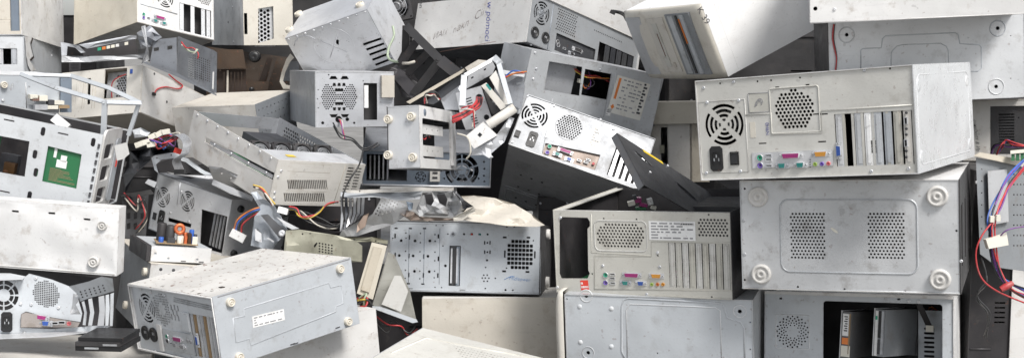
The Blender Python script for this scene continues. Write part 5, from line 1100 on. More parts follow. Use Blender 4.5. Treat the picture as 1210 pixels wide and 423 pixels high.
mb = MB(); rn = random.Random(2)
for i in range(12):
    v = min(bv) + .006 + i * .0026
    mb.box((min(bu) + .012, .0055, v), (min(bu) + rn.uniform(.03, .075), .0059, v + .0008))
build(mb, 'solder_tracks', 'board_brown', bd)
wires(c.root, [(.03, .05, .10), (.06, .02, .13), (.09, .03, .09), (.12, .02, .07)], ['red', 'red', 'green', 'black', 'white'], .0018, .018, 6)
c.box('inner_card', (.1, .05, .05), (.104, .09, .16), 'board_green'); c.box('chip_block', (.14, .03, .05), (.165, .05, .075), 'rusty'); c.box('filler_plate', (.02, .09, .03), (.10, .093, .17), 'steel_dull'); c.box('heat_sink', (.12, .06, .04), (.16, .085, .09), 'dark_steel')
for i in range(8): a_ = P(292, 330 - i * 22); c.box('edge_clip', (W - .008, -.0025, .02 + i * .019), (W - .003, -.0003, .031 + i * .019), 'ink')
# right end: open plastic frame, leaning
g_ = c.f['R']
fr = build(MB().sheet(rrect(.004, .004, D * .62, H + .01, .02), [rrect(.022, .022 + .052 * i, D * .36, .058 + .052 * i, .008) for i in range(3)], .006, 0, g_.M(0, 0, .004)), 'vented_frame', 'white', c.root)
for i, m_ in ((0, 'board_brown'), (1, 'rusty'), (2, 'port_blue')): c.box('drive_end', (W - .02, .03, .03 + .05 * i), (W - .012, .07, .05 + .05 * i), m_)
build(MB().sheet(rrect(D * .42, .02, D * .58, H * .92, .01), [], .003, 0, g_.M(0, 0, .0075)), 'blue_strip', 'blue_grey', c.root); build(MB().box((0, 0, 0), (.006, .03, .002), 0, g_.M(D * .5, H * .55, .008)), 'red_tab', 'ink_red', c.root)
LB = lambda x, y, d: c.mi @ at(x, y, d)
mb = MB()
for a_, b_, w_ in (((25, 88, 3.06), (66, 104, 2.98), .009), ((66, 104, 2.98), (125, 121, 2.93), .010), ((84, 90, 3.10), (128, 104, 3.05), .010), ((128, 104, 3.05), (166, 122, 3.0), .010), ((125, 121, 2.93), (166, 122, 3.0), .010),
                   ((124, 119, 2.93), (122, 166, 2.96), .012), ((165, 120, 3.0), (152, 160, 3.02), .009), ((25, 88, 3.06), (84, 90, 3.10), .008)):
    bar(mb, LB(*a_), LB(*b_), w_, .008, 0, (0, -1, .3))
build(mb, 'bent_frame', 'grey_light', c.root)
mb = MB(); bar(mb, LB(64, 139, 3.0), LB(80, 152, 2.99), .022, .008, 0, (0, -1, .4)); build(mb, 'torn_lug', 'white', c.root)
wsheet(c.root, 'paper_scrap', [(135, 172), (150, 168), (153, 182), (146, 188), (138, 190)], [], lin(2.93, 140, 180, .002, .001), .003, 'sticker', grid=0)
for ch in [q for q in c.root.children if q.name.startswith('paper_scrap')]:
    for v in ch.data.vertices: v.co = c.mi @ v.co

c = Case('A8', 'computer_case', 'dented white tower side with one foot and small slots, left edge middle'); W, D, H = c.dims; f = c.f['F']; z = Z(0, 130, 2.819); P = lambda x, y: f.p(*z(x, y))
holes = []
for x, y in ((52, 337), (172, 344), (290, 364)): u, v = P(x, y); holes.append(rrect(u - .008, min(v, H - .008) - .0022, u + .008, min(v, H - .008) + .0022, .0018, 2))
c.panel('F', 'white', holes, 0., .003, name='bottom_panel', edge=0., dent=.007); c.panel('T', 'white', outline=rect(.002, .003, W - .002, D)); c.panel('D', 'grey', outline=rect(.002, 0, W - .002, D - .003)); c.panel('R', 'white', outline=rect(.003, 0, D, H)); c.panel('L', 'white', outline=rect(0, 0, D - .003, H)); c.panel('B', 'grey', inset=.001)
c.foot('F', *P(343, 383), .011); c.foot('F', *f.p(111, 309), .0125); c.emboss('F', [(.004, .004), (W - .004, .004)], .002, 'white', closed=False, name='folded_edge')

# ---- crushed rear panel at the lower left
zc = Z(0, 310, 4.92); q_ = lambda L_: [zc(x, y) for x, y in L_]
o = thing('computer_case', 'crushed white rear panel with round fan grille, buckled vents and ports, lower left edge', 'computer case', at(60, 395, 2.75), group='heap of discarded computer cases'); loc = tuple(o.location)
dpA = lin(2.66, 0, 350, .0006, .0, .0018, .03, 4)
fanh = []
cx_, cy_ = zc(22, 190)
for k in range(8):
    for a_, b_ in ((17.6, 13.2), (11.8, 7.6)):
        s = 2 * math.pi * k / 8 + .07; e_ = 2 * math.pi * (k + 1) / 8 - .07; ar = [s + (e_ - s) * i / 4 for i in range(5)]
        fanh.append([(cx_ + a_ * math.cos(t), cy_ + a_ * math.sin(t)) for t in ar] + [(cx_ + b_ * math.cos(t), cy_ + b_ * math.sin(t)) for t in reversed(ar)])
hc = zc(268, 182); hx = []
for i in range(15):
    for j in range(15):
        dx, dy = (i - 7) * 2.15, (j - 7) * 2.15
        if math.hypot(dx, dy) < 15.6: x, y = hc[0] + dx, hc[1] + dy + dx * .12; hx.append([(x - .72, y - .72), (x + .72, y - .72), (x + .72, y + .72), (x - .72, y + .72)])
main = q_([(-200, 112), (120, 104), (130, 95), (170, 64), (300, 98), (405, 138), (445, 178), (478, 295), (468, 345), (300, 318), (150, 284), (122, 300), (118, 378), (300, 385), (445, 375), (600, 362), (640, 372), (560, 402), (300, 412), (-200, 420)])
wsheet(o, 'rear_panel', main, fanh + hx + [[(x, y) for x, y in q_([(25, 300), (60, 300), (66, 350), (55, 385), (22, 385), (12, 350)])]], dpA, .003, 'grey_light', loc, 9)
wsheet(o, 'bent_flap', q_([(400, 138), (520, 108), (592, 80), (655, 92), (664, 165), (600, 185), (520, 205), (465, 228), (448, 180)]), [circ(*zc(468 + 26 * i + 6 * j, 170 - 7.5 * i + 15 * j), .95, 6) for i in range(6) for j in range(3)] + [circ(*zc(395 + 18 * i, 160 + 14 * j), .7, 6) for i in range(0) for j in range(2)], lin(2.60, 110, 340, -.0016, .002, .003, .05, 9), .003, 'grey_light', loc, 6)
wsheet(o, 'buckled_strip', q_([(425, 180), (460, 190), (455, 225), (440, 245), (470, 300), (405, 300), (420, 250)]), [], lin(2.655, 90, 360, 0, 0, .014, .07, 2), .003, 'grey', loc, 4)
for i, P4 in enumerate(([(512, 212), (535, 206), (548, 290), (535, 366), (512, 366), (524, 290)], [(572, 198), (606, 190), (612, 280), (604, 366), (566, 368), (578, 280)], [(614, 188), (634, 184), (638, 270), (630, 366), (612, 367)], [(642, 182), (662, 174), (660, 270), (655, 368), (638, 368)], [(474, 228), (490, 222), (506, 290), (498, 364), (480, 362), (490, 290)])):
    wsheet(o, 'slot_cover', q_(P4), [], lin(2.70 + .006 * i, 115, 365, .0, -.0006), .003, 'grey' if i != 1 else 'plate_grey', loc, 9)
wsheet(o, 'port_plate', q_([(124, 300), (150, 288), (300, 320), (465, 348), (450, 376), (120, 376)]), [], lin(2.685, 60, 378, .0006, 0), .002, 'io_brown', loc)
def wput(parent, name, me, px, py, dep, loc, rz=0., sc=1.):
    return link(name, me, parent, Matrix.Translation(at(px, py, dep) - Vector(loc)) @ Matrix.Rotation(R(84), 4, 'X') @ Matrix.Rotation(R(rz), 4, 'Z') @ Matrix.Scale(sc, 4))
wput(o, 'parallel_port', shared('db25magenta', g_dsub(.0195), ['magenta', 'steel_light', 'ink']), *zc(230, 316), 2.68, loc, -8, .8)
wput(o, 'serial_port', shared('db9port_blue', g_dsub(.0085), ['port_blue', 'steel_light', 'ink']), *zc(268, 352), 2.68, loc, -4, .9)
for x, m_ in ((147, 'port_green'), (140, 'port_violet')): wput(o, 'round_port', shared('ps2' + m_, g_ps2, [m_, 'steel', 'ink']), *zc(x, 318 if m_ == 'port_green' else 350), 2.68, loc)
for x, y in ((320, 352), (360, 348)): wput(o, 'usb_port', shared('usb', g_usb, ['steel_light', 'black_plastic']), *zc(x, y), 2.68, loc)
wput(o, 'audio_jack', shared('jackport_pink', g_jack, 'port_pink'), *zc(402, 354), 2.68, loc)
wput(o, 'power_socket', shared('socket' + 'teal', g_socket, ['black_plastic', 'steel']), *zc(40, 345), 2.652, loc, 0, .82)
for x, y in ((208, 92), (340, 262), (182, 243), (92, 112), (140, 408), (120, 240)): wput(o, 'screw', shared('screw', g_screw, 'steel_light'), *zc(x, y), dpA(*zc(x, y)) - .001, loc)
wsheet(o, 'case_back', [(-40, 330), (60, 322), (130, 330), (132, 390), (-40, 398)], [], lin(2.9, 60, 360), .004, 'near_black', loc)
wsheet(o, 'case_floor', [(-40, 392), (20, 394), (120, 384), (130, 390), (60, 398), (-40, 402)], [], lin(2.70, 60, 392, 0, -.02), .003, 'grey', loc)
wsheet(o, 'top_flange', q_([(-200, 60), (60, 62), (150, 80), (130, 100), (-200, 112)]), [], lin(2.68, 0, 328, .0, -.012, .006, .04, 3), .003, 'grey_light', loc, 8)

# ---- flat beige case at the left bottom corner
c = Case('A11', 'computer_case', 'flat beige case top lying at the left bottom corner'); c.shell('FBLRD', 'beige'); c.panel('T', 'beige', dent=.004)
# ---- black drives
def slab(label, quad, dep, h, mat, extra=None):
    pass
o = thing('laptop_drive', 'black slim drive lying on the beige case top, left bottom', 'disk drive', at(125, 412, 2.62)); loc = Vector(o.location)
X = Matrix.Translation(at(89, 414, 2.60) - loc) @ Matrix.Rotation(R(-6), 4, 'Z')
build(MB().box((0, 0, 0), (.098, .10, .010), 0, X), 'lower_shell', 'black_plastic', o); build(MB().box((.001, -.002, .0105), (.096, .098, .019), 0, X), 'upper_shell', 'near_black', o)
build(MB().box((.005, .004, .0195), (.099, .096, .027), 0, X), 'lid', 'black_plastic', o); build(MB().box((.02, -.0008, .004), (.05, 0, .008), 0, X), 'grey_connector', 'grey', o); build(MB().box((.06, -.0028, .012), (.09, -.0018, .016), 0, X), 'grey_connector', 'steel_dull', o)

# ---- dark sided case and optical drive
c = Case('A12', 'computer_case', 'case with dark grey side and pale top, left of the dented front tower'); W, D, H = c.dims; c.panel('F', 'white', (), .0, name='front_plate', edge=0.)
c.panel('L', 'mid_grey', outline=rect(0, .0, D - .003, H - .003), dent=.003); c.panel('T', 'beige', outline=rect(0, .003, W, D)); c.panel('R', 'grey', outline=rect(.003, 0, D, H - .003)); c.panel('B', 'grey', inset=.001)
c.foot('L', *c.f['L'].p(173, 321), .010, 'rubber_beige'); c.foot('L', *c.f['L'].p(150, 360), .010, 'rubber_beige')
for x, y in ((190, 318), (205, 319), (222, 320)): c.put('F', 'hole_plug', shared('plug', lambda mb: mb.lathe([(.004, 0), (.0035, .0006), (.0003, .0003)], 10), 'ink'), *c.f['F'].p(x, y))
c = Case('A13', 'optical_drive', 'white metal optical drive with black front, lying above the dark sided case', 'optical drive', None); W, D, H = c.dims
c.panel('F', 'white', [circ(W * .07, H * .5, .003, 8), circ(W * .29, H * .22, .003, 8), circ(W * .77, H * .22, .003, 8)], 0., name='housing_side', edge=0.)
build(MB().box((.001, .0025, .001), (W - .001, D - .002, H - .001)), 'housing', 'grey_light', c.root); build(MB().box((-.010, 0.003, -.001), (-.0005, D, H + .0015)), 'drive_front', 'near_black', c.root)
for q in (.5, .8): c.box('mark', (W * q, -.0006, .002), (W * q + .012, -.0001, .004), 'ink')
# circuit board with capacitors on it
o = thing('circuit_board', 'small brown power circuit board with red coil and capacitors on the optical drive', 'circuit board')
o.matrix_basis = c.m @ Matrix.Translation((W * .10, D * .10, H + .004)) @ Matrix.Rotation(R(-6), 4, 'Z') @ Matrix.Rotation(R(4), 4, 'X')
build(MB().box((0, 0, 0), (.098, .05, .002)), 'board', 'board_brown', o)
rn = random.Random(12)
for x, y, r_, h_, m_ in ((.012, .012, .006, .012, 'wire_blue'), (.014, .035, .011, .042, 'near_black'), (.034, .030, .011, .038, 'near_black'), (.055, .012, .006, .016, 'connector'), (.088, .012, .006, .018, 'wire_blue'), (.085, .034, .006, .03, 'wire_blue'), (.07, .036, .006, .022, 'copper'), (.094, .03, .004, .02, 'ink')):
    build(MB().lathe([(r_, 0), (r_, h_ * .95), (r_ * .85, h_), (r_ * .3, h_ * .98)], 12, 0, Matrix.Translation((x, y, .002))), 'capacitor', m_, o)
X = Matrix.Translation((.054, .022, .034)) @ Matrix.Rotation(R(80), 4, 'X')
mb = MB(); mb.tube([(.0095 * math.cos(t * .2618), .0095 * math.sin(t * .2618), 0) for t in range(24)], .0048, 8, 0, True, X); build(mb, 'coil', 'copper', o)
build(MB().box((.05, .014, .002), (.064, .03, .018)), 'transformer', 'connector', o); build(MB().box((.074, .006, .002), (.082, .026, .026)), 'transformer', 'rusty', o); build(MB().box((.066, .008, .002), (.072, .02, .02)), 'coil_block', 'copper', o); build(MB().box((.026, .004, .002), (.044, .012, .014)), 'relay', 'ink', o); build(MB().box((.084, .004, .002), (.096, .01, .02)), 'relay', 'connector', o)

# ---- silver power tower with twin fans
c = Case('A14', 'computer_case', 'silver chassis with twin fan grilles and dark open slots, behind the circuit board'); W, D, H = c.dims; f = c.f['F']; z = Z(140, 220, 4.6); P = lambda x, y: f.p(*z(x, y))
holes = fan_holes(*P(240, 60), .027) + fan_holes(*P(372, 82), .027)
a, b = P(440, 350), P(585, 130); holes.append([P(450, 125), P(590, 165), P(562, 365), P(440, 330)])
holes.append([P(270, 170), P(395, 205), P(390, 225), P(268, 190)])
holes = [ccw(h) for h in holes if all(.001 < q[0] < W - .001 and .001 < q[1] < H - .001 for q in h)]
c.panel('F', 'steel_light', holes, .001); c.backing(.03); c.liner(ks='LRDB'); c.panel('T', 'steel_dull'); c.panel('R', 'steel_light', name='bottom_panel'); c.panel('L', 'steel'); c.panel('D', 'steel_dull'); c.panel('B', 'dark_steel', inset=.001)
c.port('F', 'switch', *P(195, 162), sc=.7, off=-.001); c.port('F', 'socket', *P(232, 172), sc=.8, off=-.001)
u0, v0 = P(450, 335); u1, v1 = P(575, 150); c.slots('F', u0, v0 + .012, u1, v1 - .01, 5, skip=(0,), mat='steel_dull', inset=.010, fill=.6)
c.emboss('F', [(P(320, 60)[0], H - .006), (P(300, 200)[0], .09)], .0012, 'steel', closed=False, name='seam')
g_ = c.f['R']; G = lambda x, y: g_.p(*z(x, y))
for x, y in ((660, 122), (622, 362)): c.foot('R', *G(x, y), .009, 'black_plastic')
for x, y in ((280, 145), (380, 190), (205, 10), (340, 30)): c.screw('F', *P(x, y), -.001)
z14 = Z(260, 220, 4.7); A = lambda x, y, d: at(*z14(x, y), d); loc = A(100, 270, 3.1)
o = cable_bundle('orange, blue, black and red flat cable ending in a white plug beside the silver chassis', [([A(300, 125, 3.12), A(220, 118, 3.11), A(150, 145, 3.10), A(95, 190, 3.10), A(78, 240, 3.11)], ['orange'], .0024, .0005), ([A(300, 130, 3.12), A(225, 128, 3.11), A(160, 152, 3.10), A(105, 195, 3.10), A(88, 245, 3.11)], ['blue'], .0024, .0005),
   ([A(300, 135, 3.12), A(230, 135, 3.11), A(170, 160, 3.10), A(115, 205, 3.10), A(100, 250, 3.11)], ['black'], .0024, .0005), ([A(300, 140, 3.12), A(240, 140, 3.11), A(180, 166, 3.10), A(125, 212, 3.10), A(118, 255, 3.11)], ['red'], .0024, .0005)], loc)
X = Matrix.Translation(A(100, 275, 3.105) - loc) @ Matrix.Rotation(R(84), 4, 'X') @ Matrix.Rotation(R(-28), 4, 'Z'); build(MB().box((-.019, -.010, -.006), (.019, .010, .006), 0, X), 'white_plug', 'sticker', o)

# ---- top left: opened chassis with drive cage and perforated wall
o = thing('steel_chassis', 'opened steel chassis with bent rails, drive cage and perforated wall, upper left', 'computer case', at(170, 110, 3.6), group='heap of discarded computer cases'); loc = tuple(o.location); LV = Vector(loc)
z = Z(120, 0, 5.286); zz = Z(0, 0, 2.819); q2 = lambda L_: [z(x, y) for x, y in L_]; q1 = lambda L_: [zz(x, y) for x, y in L_]
wsheet(o, 'cage_wall', q2([(325, 250), (470, 235), (470, 460), (300, 400), (318, 300)]), [q2([(328, 300), (358, 297), (358, 318), (328, 322)]), q2([(412, 290), (442, 286), (442, 308), (412, 312)])], lin(3.56, 190, 60, -.001, .0), .002, 'steel_dull', loc)
wsheet(o, 'perforated_wall', q2([(475, 225), (560, 260), (700, 315), (722, 330), (718, 585), (520, 500), (470, 465)]), [circ(*z(520 + 13 * i, 330 + 14 * j + 4.5 * i), .62, 6) for i in range(13) for j in range(13) if 330 + 14 * j + 4.5 * i < 480 + 3 * i and not (i < 2)], lin(3.62, 220, 60, -.003, .0), .002, 'steel_dull', loc)
wsheet(o, 'wall_slot', q2([(694, 450), (704, 450), (700, 560), (690, 556)]), [], lin(3.50, 250, 90), .004, 'white', loc)
for L_, d_, m_ in (([(205, 185), (300, 188), (450, 183), (480, 178), (478, 195), (300, 208), (205, 208)], 3.52, 'steel_dull'), ([(202, 140), (262, 152), (285, 175), (270, 178), (250, 160), (225, 155), (222, 190), (205, 190)], 3.54, 'steel_dull'), ([(262, 150), (440, 118), (455, 120), (455, 130), (290, 163)], 3.62, 'steel_dull')):
    wsheet(o, 'bent_rail', q1(L_), [], lin(d_, 100, 60, .0008, 0, .006, .06, 3), .006, m_, loc, 6)
for L_, d_, m_ in (([(455, 110), (500, 85), (540, 125), (510, 155), (470, 165)], 3.56, 'steel_dull'), ([(470, 90), (484, 85), (498, 200), (470, 215), (488, 160)], 3.5, 'steel')): wsheet(o, 'crumpled_tab', q1(L_), [], lin(d_, 170, 45, 0, 0, .03, .12, 5), .003, m_, loc, 5)
wsheet(o, 'bottom_edge', q2([(262, 380), (480, 460), (718, 590), (718, 600), (470, 480), (262, 395)]), [], lin(3.52, 200, 90, -.001), .01, 'steel_dull', loc)
wires(o, [at(*z(500, 265), 3.5), at(*z(530, 300), 3.49), at(*z(570, 300), 3.48), at(*z(605, 335), 3.48), at(*z(600, 370), 3.48)], ['red'], .002, .001, 1, 'wire', loc); wires(o, [at(*z(500, 285), 3.5), at(*z(540, 320), 3.49), at(*z(580, 330), 3.48), at(*z(600, 305), 3.48)], ['green', 'white'], .002, .003, 2, 'wire', loc)
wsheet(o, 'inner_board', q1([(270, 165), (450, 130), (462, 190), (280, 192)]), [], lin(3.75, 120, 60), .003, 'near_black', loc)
for i in range(7): x, y = 325 + 15 * i, 160 - i * 3.; wsheet(o, 'board_connector', q1([(x, y), (x + 12, y - 2), (x + 12, y + 8), (x, y + 10)]), [], lin(3.70, 120, 55), .02, ('port_green', 'wire_orange', 'connector', 'connector', 'sticker', 'ink', 'connector')[i], loc)
wsheet(o, 'vent_block', q1([(230, 205), (270, 205), (268, 238), (230, 238)]), [q1([(236, 210 + 5 * i), (262, 210 + 5 * i), (262, 212 + 5 * i), (236, 212 + 5 * i)]) for i in range(5)], lin(3.60, 90, 80), .01, 'near_black', loc)

# ---- brown rusty chassis
o = thing('rusty_chassis', 'rusty brown chassis interior with slotted plate and black knob, upper left centre', 'computer case', at(300, 112, 3.95), group='heap of discarded computer cases'); loc = tuple(o.location)
z = Z(240, 40, 5.29); qb = lambda L_: [z(x, y) for x, y in L_]
dB = lin(3.92, 300, 80, -.0004)
wsheet(o, 'back_wall', qb([(20, 80), (545, 150), (560, 400), (20, 440)]), [], lin(4.02, 300, 80), .003, 'rusty', loc)
wsheet(o, 'upper_plate', qb([(92, 98), (250, 100), (268, 215), (92, 215)]), [], lin(3.90, 260, 70), .03, 'rusty', loc)
wsheet(o, 'slotted_plate', qb([(85, 222), (268, 222), (270, 372), (85, 385)]), [qb([(128 + 22 * i, 240), (134 + 22 * i, 240), (134 + 22 * i, 365), (128 + 22 * i, 366)]) for i in range(6)] + [circ(*z(106, 230), 1., 8), circ(*z(106, 353), 1., 8)], lin(3.93, 260, 90), .004, 'rust_dark', loc)
wsheet(o, 'bright_strip', qb([(148, 230), (160, 230), (158, 370), (146, 372)]), [], lin(3.92, 260, 90), .006, 'beige', loc)
wsheet(o, 'ridge', qb([(440, 145), (462, 150), (412, 300), (395, 298)]), [], lin(3.94, 320, 80), .03, 'rusty', loc)
wsheet(o, 'dark_recess', qb([(400, 150), (435, 150), (388, 298), (350, 296)]), [], lin(3.99, 310, 80), .004, 'rust_dark', loc)
wsheet(o, 'lower_lip', qb([(275, 298), (415, 300), (400, 375), (275, 372)]), [], lin(3.93, 310, 100), .02, 'rusty', loc)
X = Matrix.Translation(at(*z(320, 145), 3.90) - Vector(loc)) @ Matrix.Rotation(R(90), 4, 'X'); build(MB().lathe([(.017, -.02), (.018, .0), (.015, .008), (.004, .009), (.001, .006)], 16, 0, X), 'black_knob', 'black_plastic', o)
build(MB().lathe([(.007, -.02), (.007, .0), (.006, .003), (.001, .003)], 12, 0, Matrix.Translation(at(*z(300, 348), 3.90) - Vector(loc)) @ Matrix.Rotation(R(90), 4, 'X')), 'black_knob', 'black_plastic', o)
# curved beige rim right of it
o = thing('plastic_shell', 'curved grey-beige plastic shell rim beside the rusty chassis', 'plastic shell', at(338, 100, 3.85)); loc = tuple(o.location)
wsheet(o, 'rim', qb([(545, 125), (520, 160), (490, 240), (478, 300), (500, 345), (600, 350), (600, 330), (520, 320), (500, 296), (515, 240), (545, 175), (570, 150)]), [], lin(3.82, 335, 90, 0, 0, .004, .05, 1), .03, 'beige', loc, 5)
wsheet(o, 'inner_face', qb([(545, 175), (515, 240), (502, 296), (600, 296), (600, 170)]), [], lin(3.87, 340, 85), .004, 'steel_dull', loc)

c = Case('B1', 'computer_case', 'tower at the top with blue-grey side and beige front showing honeycomb grille'); W, D, H = c.dims; f = c.f['F']; z = Z(220, 0, 2.819); P = lambda x, y: f.p(*z(x, y))
win = [P(240, 30), P(290, 22), P(292, 130), P(240, 145)]; c.panel('F', 'beige_clean', [ccw([(min(max(u, .006), W - .006), v) for u, v in win]), rect(*P(194, 115), *P(203, 45))], 0., .004, name='front_bezel', edge=0.)
uu = [p[0] for p in win]; vv_ = [p[1] for p in win]
tri = []
for i in range(7):
    for j in range(8):
        u = min(uu) + .004 + i * .011; v = min(vv_) + .004 + j * .013 + (.0065 if i % 2 else 0)
        if max(uu) > u + .004 and v < max(vv_): tri.append(circ(u, v, .0052, 6))
build(MB().sheet(rect(min(uu) - .008, min(vv_) - .01, min(max(uu) + .008, W - .004), max(vv_) + .012), tri, .0012, 0, f.M(0, 0, -.012)), 'honeycomb_grille', 'steel_light', c.root)
c.box('dark_bay', (min(W * .66, W - .03), -.001, P(330, 130)[1]), (min(W * .80, W - .01), .003, P(330, 40)[1]), 'dark_grey') if 0 else None
c.panel('L', 'blue_grey', [], outline=rect(0, 0, D - .004, H)); c.panel('R', 'beige', outline=rect(.004, 0, D, H)); c.panel('D', 'grey', outline=rect(.002, 0, W - .002, D - .004)); c.panel('T', 'grey', outline=rect(.002, .004, W - .002, D)); c.panel('B', 'grey', inset=.001)
g_ = c.f['L']; G = lambda x, y: g_.p(*z(x, y)); c.screw('L', *G(155, 25)); c.screw('L', *G(157, 140)); c.put('L', 'hole_plug', shared('plug', lambda mb: mb.lathe([(.004, 0), (.0035, .0006), (.0003, .0003)], 10), 'ink'), *G(140, 75))

c = Case('B3', 'computer_case', 'beige case with grey-blue perforated end under the rusty chassis'); W, D, H = c.dims; f = c.f['F']; c.panel('F', 'beige', (), 0., name='side_panel', edge=0., dent=.004)
c.panel('R', 'blue_grey_dull', gridholes(.02, .03, D - .02, H - .02, 9, 6, .0028, 6), outline=rect(.003, 0, D, H), name='rear_panel'); c.panel('T', 'beige', outline=rect(.002, .003, W - .002, D)); c.panel('L', 'beige', outline=rect(0, 0, D - .003, H)); c.panel('B', 'grey', inset=.001); c.panel('D', 'beige', outline=rect(.002, .0, W - .002, D - .003))

# ---- twisted black bracket frame in the centre
o = thing('black_frame', 'twisted black metal bracket frame hanging beside the white tower with handwriting', 'metal frame', at(490, 115, 3.35)); loc = tuple(o.location); LV = Vector(loc)
z = Z(430, 30, 4.7); A = lambda x, y, d: at(*z(x, y), d) - LV
for a_, b_, w_, t_ in (((235, 5, 3.38), (425, 195, 3.32), .022, .006), ((425, 195, 3.32), (525, 275, 3.30), .03, .006), ((300, 80, 3.37), (205, 215, 3.40), .02, .005), ((370, 140, 3.35), (240, 270, 3.40), .02, .005), ((420, 200, 3.32), (275, 385, 3.36), .022, .006), ((160, 240, 3.42), (290, 390, 3.36), .03, .006), ((235, 5, 3.38), (230, 150, 3.42), .02, .006), ((290, 390, 3.36), (225, 330, 3.40), .03, .006)):
    mb = MB(); bar(mb, A(*a_), A(*b_), w_, t_); build(mb, 'bracket_bar', 'near_black', o)
wsheet(o, 'bracket_plate', [z(*p) for p in ((150, 235), (260, 250), (320, 330), (270, 400), (215, 400), (165, 300))], [], lin(3.42, 480, 95, .001, 0, .01, .05, 2), .004, 'near_black', loc, 6)
mb = MB(); mb.tube([A(215, 212, 3.37), A(250, 212, 3.36), A(282, 203, 3.35)], .004, 7); build(mb, 'stray_wire', 'wire_white', o)

# ---- opened drive cage with red cables
o = thing('drive_cage', 'opened drive cage with white bracket and thick red cables, centre of the heap', 'drive cage', at(560, 175, 3.2)); loc = tuple(o.location); LV = Vector(loc)
z = Z(480, 60, 4.7); A = lambda x, y, d: at(*z(x, y), d) - LV; qc = lambda L_: [z(x, y) for x, y in L_]
wsheet(o, 'slotted_plate', qc([(275, 235), (415, 195), (470, 360), (500, 423), (330, 440), (300, 360)]), [qc([(330 + 4 * i, 268 + 14 * i), (360 + 4 * i, 258 + 14 * i), (362 + 4 * i, 263 + 14 * i), (332 + 4 * i, 274 + 14 * i)]) for i in range(11) if i not in (4, 5, 6)] + [circ(*z(405, 260), 4., 14), circ(*z(446, 370), 3.2, 12)], lin(3.14, 560, 120, -.0008, .0), .002, 'steel_light', loc)
wsheet(o, 'cage_side', qc([(430, 225), (480, 210), (560, 330), (520, 400), (470, 340)]), [circ(*z(470 + 14 * i, 270 + 14 * i), 1.2, 8) for i in range(4)], lin(3.12, 590, 125, .001), .004, 'near_black', loc)
for a_, b_, w_ in (((322, 140, 3.10), (312, 310, 3.06), .020), ((322, 140, 3.10), (490, 45, 3.16), .013), ((490, 40, 3.16), (520, 70, 3.12), .022), ((510, 60, 3.13), (580, 300, 3.05), .017)): mb = MB(); bar(mb, A(*a_), A(*b_), w_ * .72, .008); build(mb, 'white_bracket', 'grey_light', o)
wsheet(o, 'bracket_plate', qc([(345, 140), (480, 60), (495, 90), (480, 130), (330, 215)]), [qc([(360, 150), (372, 143), (374, 150), (362, 158)]), qc([(430, 105), (442, 98), (444, 106), (432, 112)])], lin(3.20, 570, 85, .0006), .003, 'steel_dull', loc)
wsheet(o, 'beige_module', qc([(415, 195), (445, 178), (560, 310), (525, 330)]), [], lin(3.06, 585, 115), .02, 'beige_clean', loc); wsheet(o, 'cream_card', qc([(462, 150), (498, 110), (570, 300), (548, 300)]), [], lin(3.10, 590, 105), .006, 'beige_clean', loc); wsheet(o, 'teal_plug', qc([(440, 190), (452, 183), (475, 215), (464, 222)]), [], lin(3.04, 578, 102), .01, 'teal', loc)
mb = MB(); mb.lathe([(.019, 0), (.019, .09), (.001, .09)], 16, 0, Matrix.Translation(A(455, 415, 3.02)) @ (A(600, 320, 3.02) - A(455, 415, 3.02)).to_track_quat('Z', 'Y').to_matrix().to_4x4() @ Matrix.Diagonal((.62, .62, .85, 1))); build(mb, 'cream_roller', 'beige', o)
wsheet(o, 'bent_plate', [zq for zq in ((550, 161), (571, 144), (588, 160), (560, 176))], [qc([(478 - 120 + 95, 0 + 560), (478 - 120 + 105, 560), (470, 575), (455, 572)])] if 0 else [circ(567, 159.5, 3., 4), ], lin(3.0, 570, 160, .001), .003, 'white', loc)
wsheet(o, 'bent_plate', [(556, 184), (560, 178), (588, 158), (602, 138), (608, 140), (596, 168), (580, 182), (583, 186), (578, 187), (571, 183)], [], lin(3.02, 570, 170, .0, 0, .01, .07, 3), .003, 'steel_light', loc, 5)
for k, cl in enumerate(('red', 'red', 'black', 'red', 'red', 'black', 'red')):
    q = (k - 3) * 5; wires(o, [at(*z(405 + q, 262), 3.11), at(*z(400 + q * .6, 295 + q), 3.07), at(*z(365, 325 + q), 3.05), at(*z(310, 360 + q), 3.03), at(*z(255, 385 + q), 3.03)], [cl], .003, .001, k, 'wire', loc)
wires(o, [at(*z(110, 290), 3.05), at(*z(100, 262), 3.04), at(*z(125, 240), 3.04), at(*z(165, 245), 3.05), at(*z(178, 275), 3.06)], ['red', 'black', 'white', 'black'], .002, .006, 3, 'wire', loc)
wires(o, [at(*z(300, 330), 3.03), at(*z(350, 318), 3.02), at(*z(385, 350), 3.02), at(*z(375, 420), 3.02)], ['red', 'white'], .0016, .006, 5, 'wire', loc); wires(o, [at(540, 158, 2.98), at(553, 163, 2.97), at(556, 180, 2.97), at(551, 188, 2.98)], ['white'], .0022, .0, 5, 'wire', loc)
wsheet(o, 'dark_case_wall', qc([(100, 290), (320, 115), (345, 135), (300, 200), (200, 270), (150, 300)]), [], lin(3.28, 530, 105), .004, 'dark_steel', loc)
wsheet(o, 'beige_strip', qc([(0, 285), (320, 100), (332, 112), (20, 296)]), [], lin(3.26, 520, 105), .012, 'beige', loc); wsheet(o, 'grey_shell', qc([(190, 270), (300, 190), (310, 250), (290, 330), (215, 330)]), [], lin(3.22, 535, 115, 0, 0, .01, .05, 4), .003, 'steel_dull', loc, 6)
wsheet(o, 'cap_piece', qc([(325, 95), (400, 50), (445, 55), (440, 75), (340, 115)]), [], lin(3.24, 560, 78), .02, 'beige', loc)
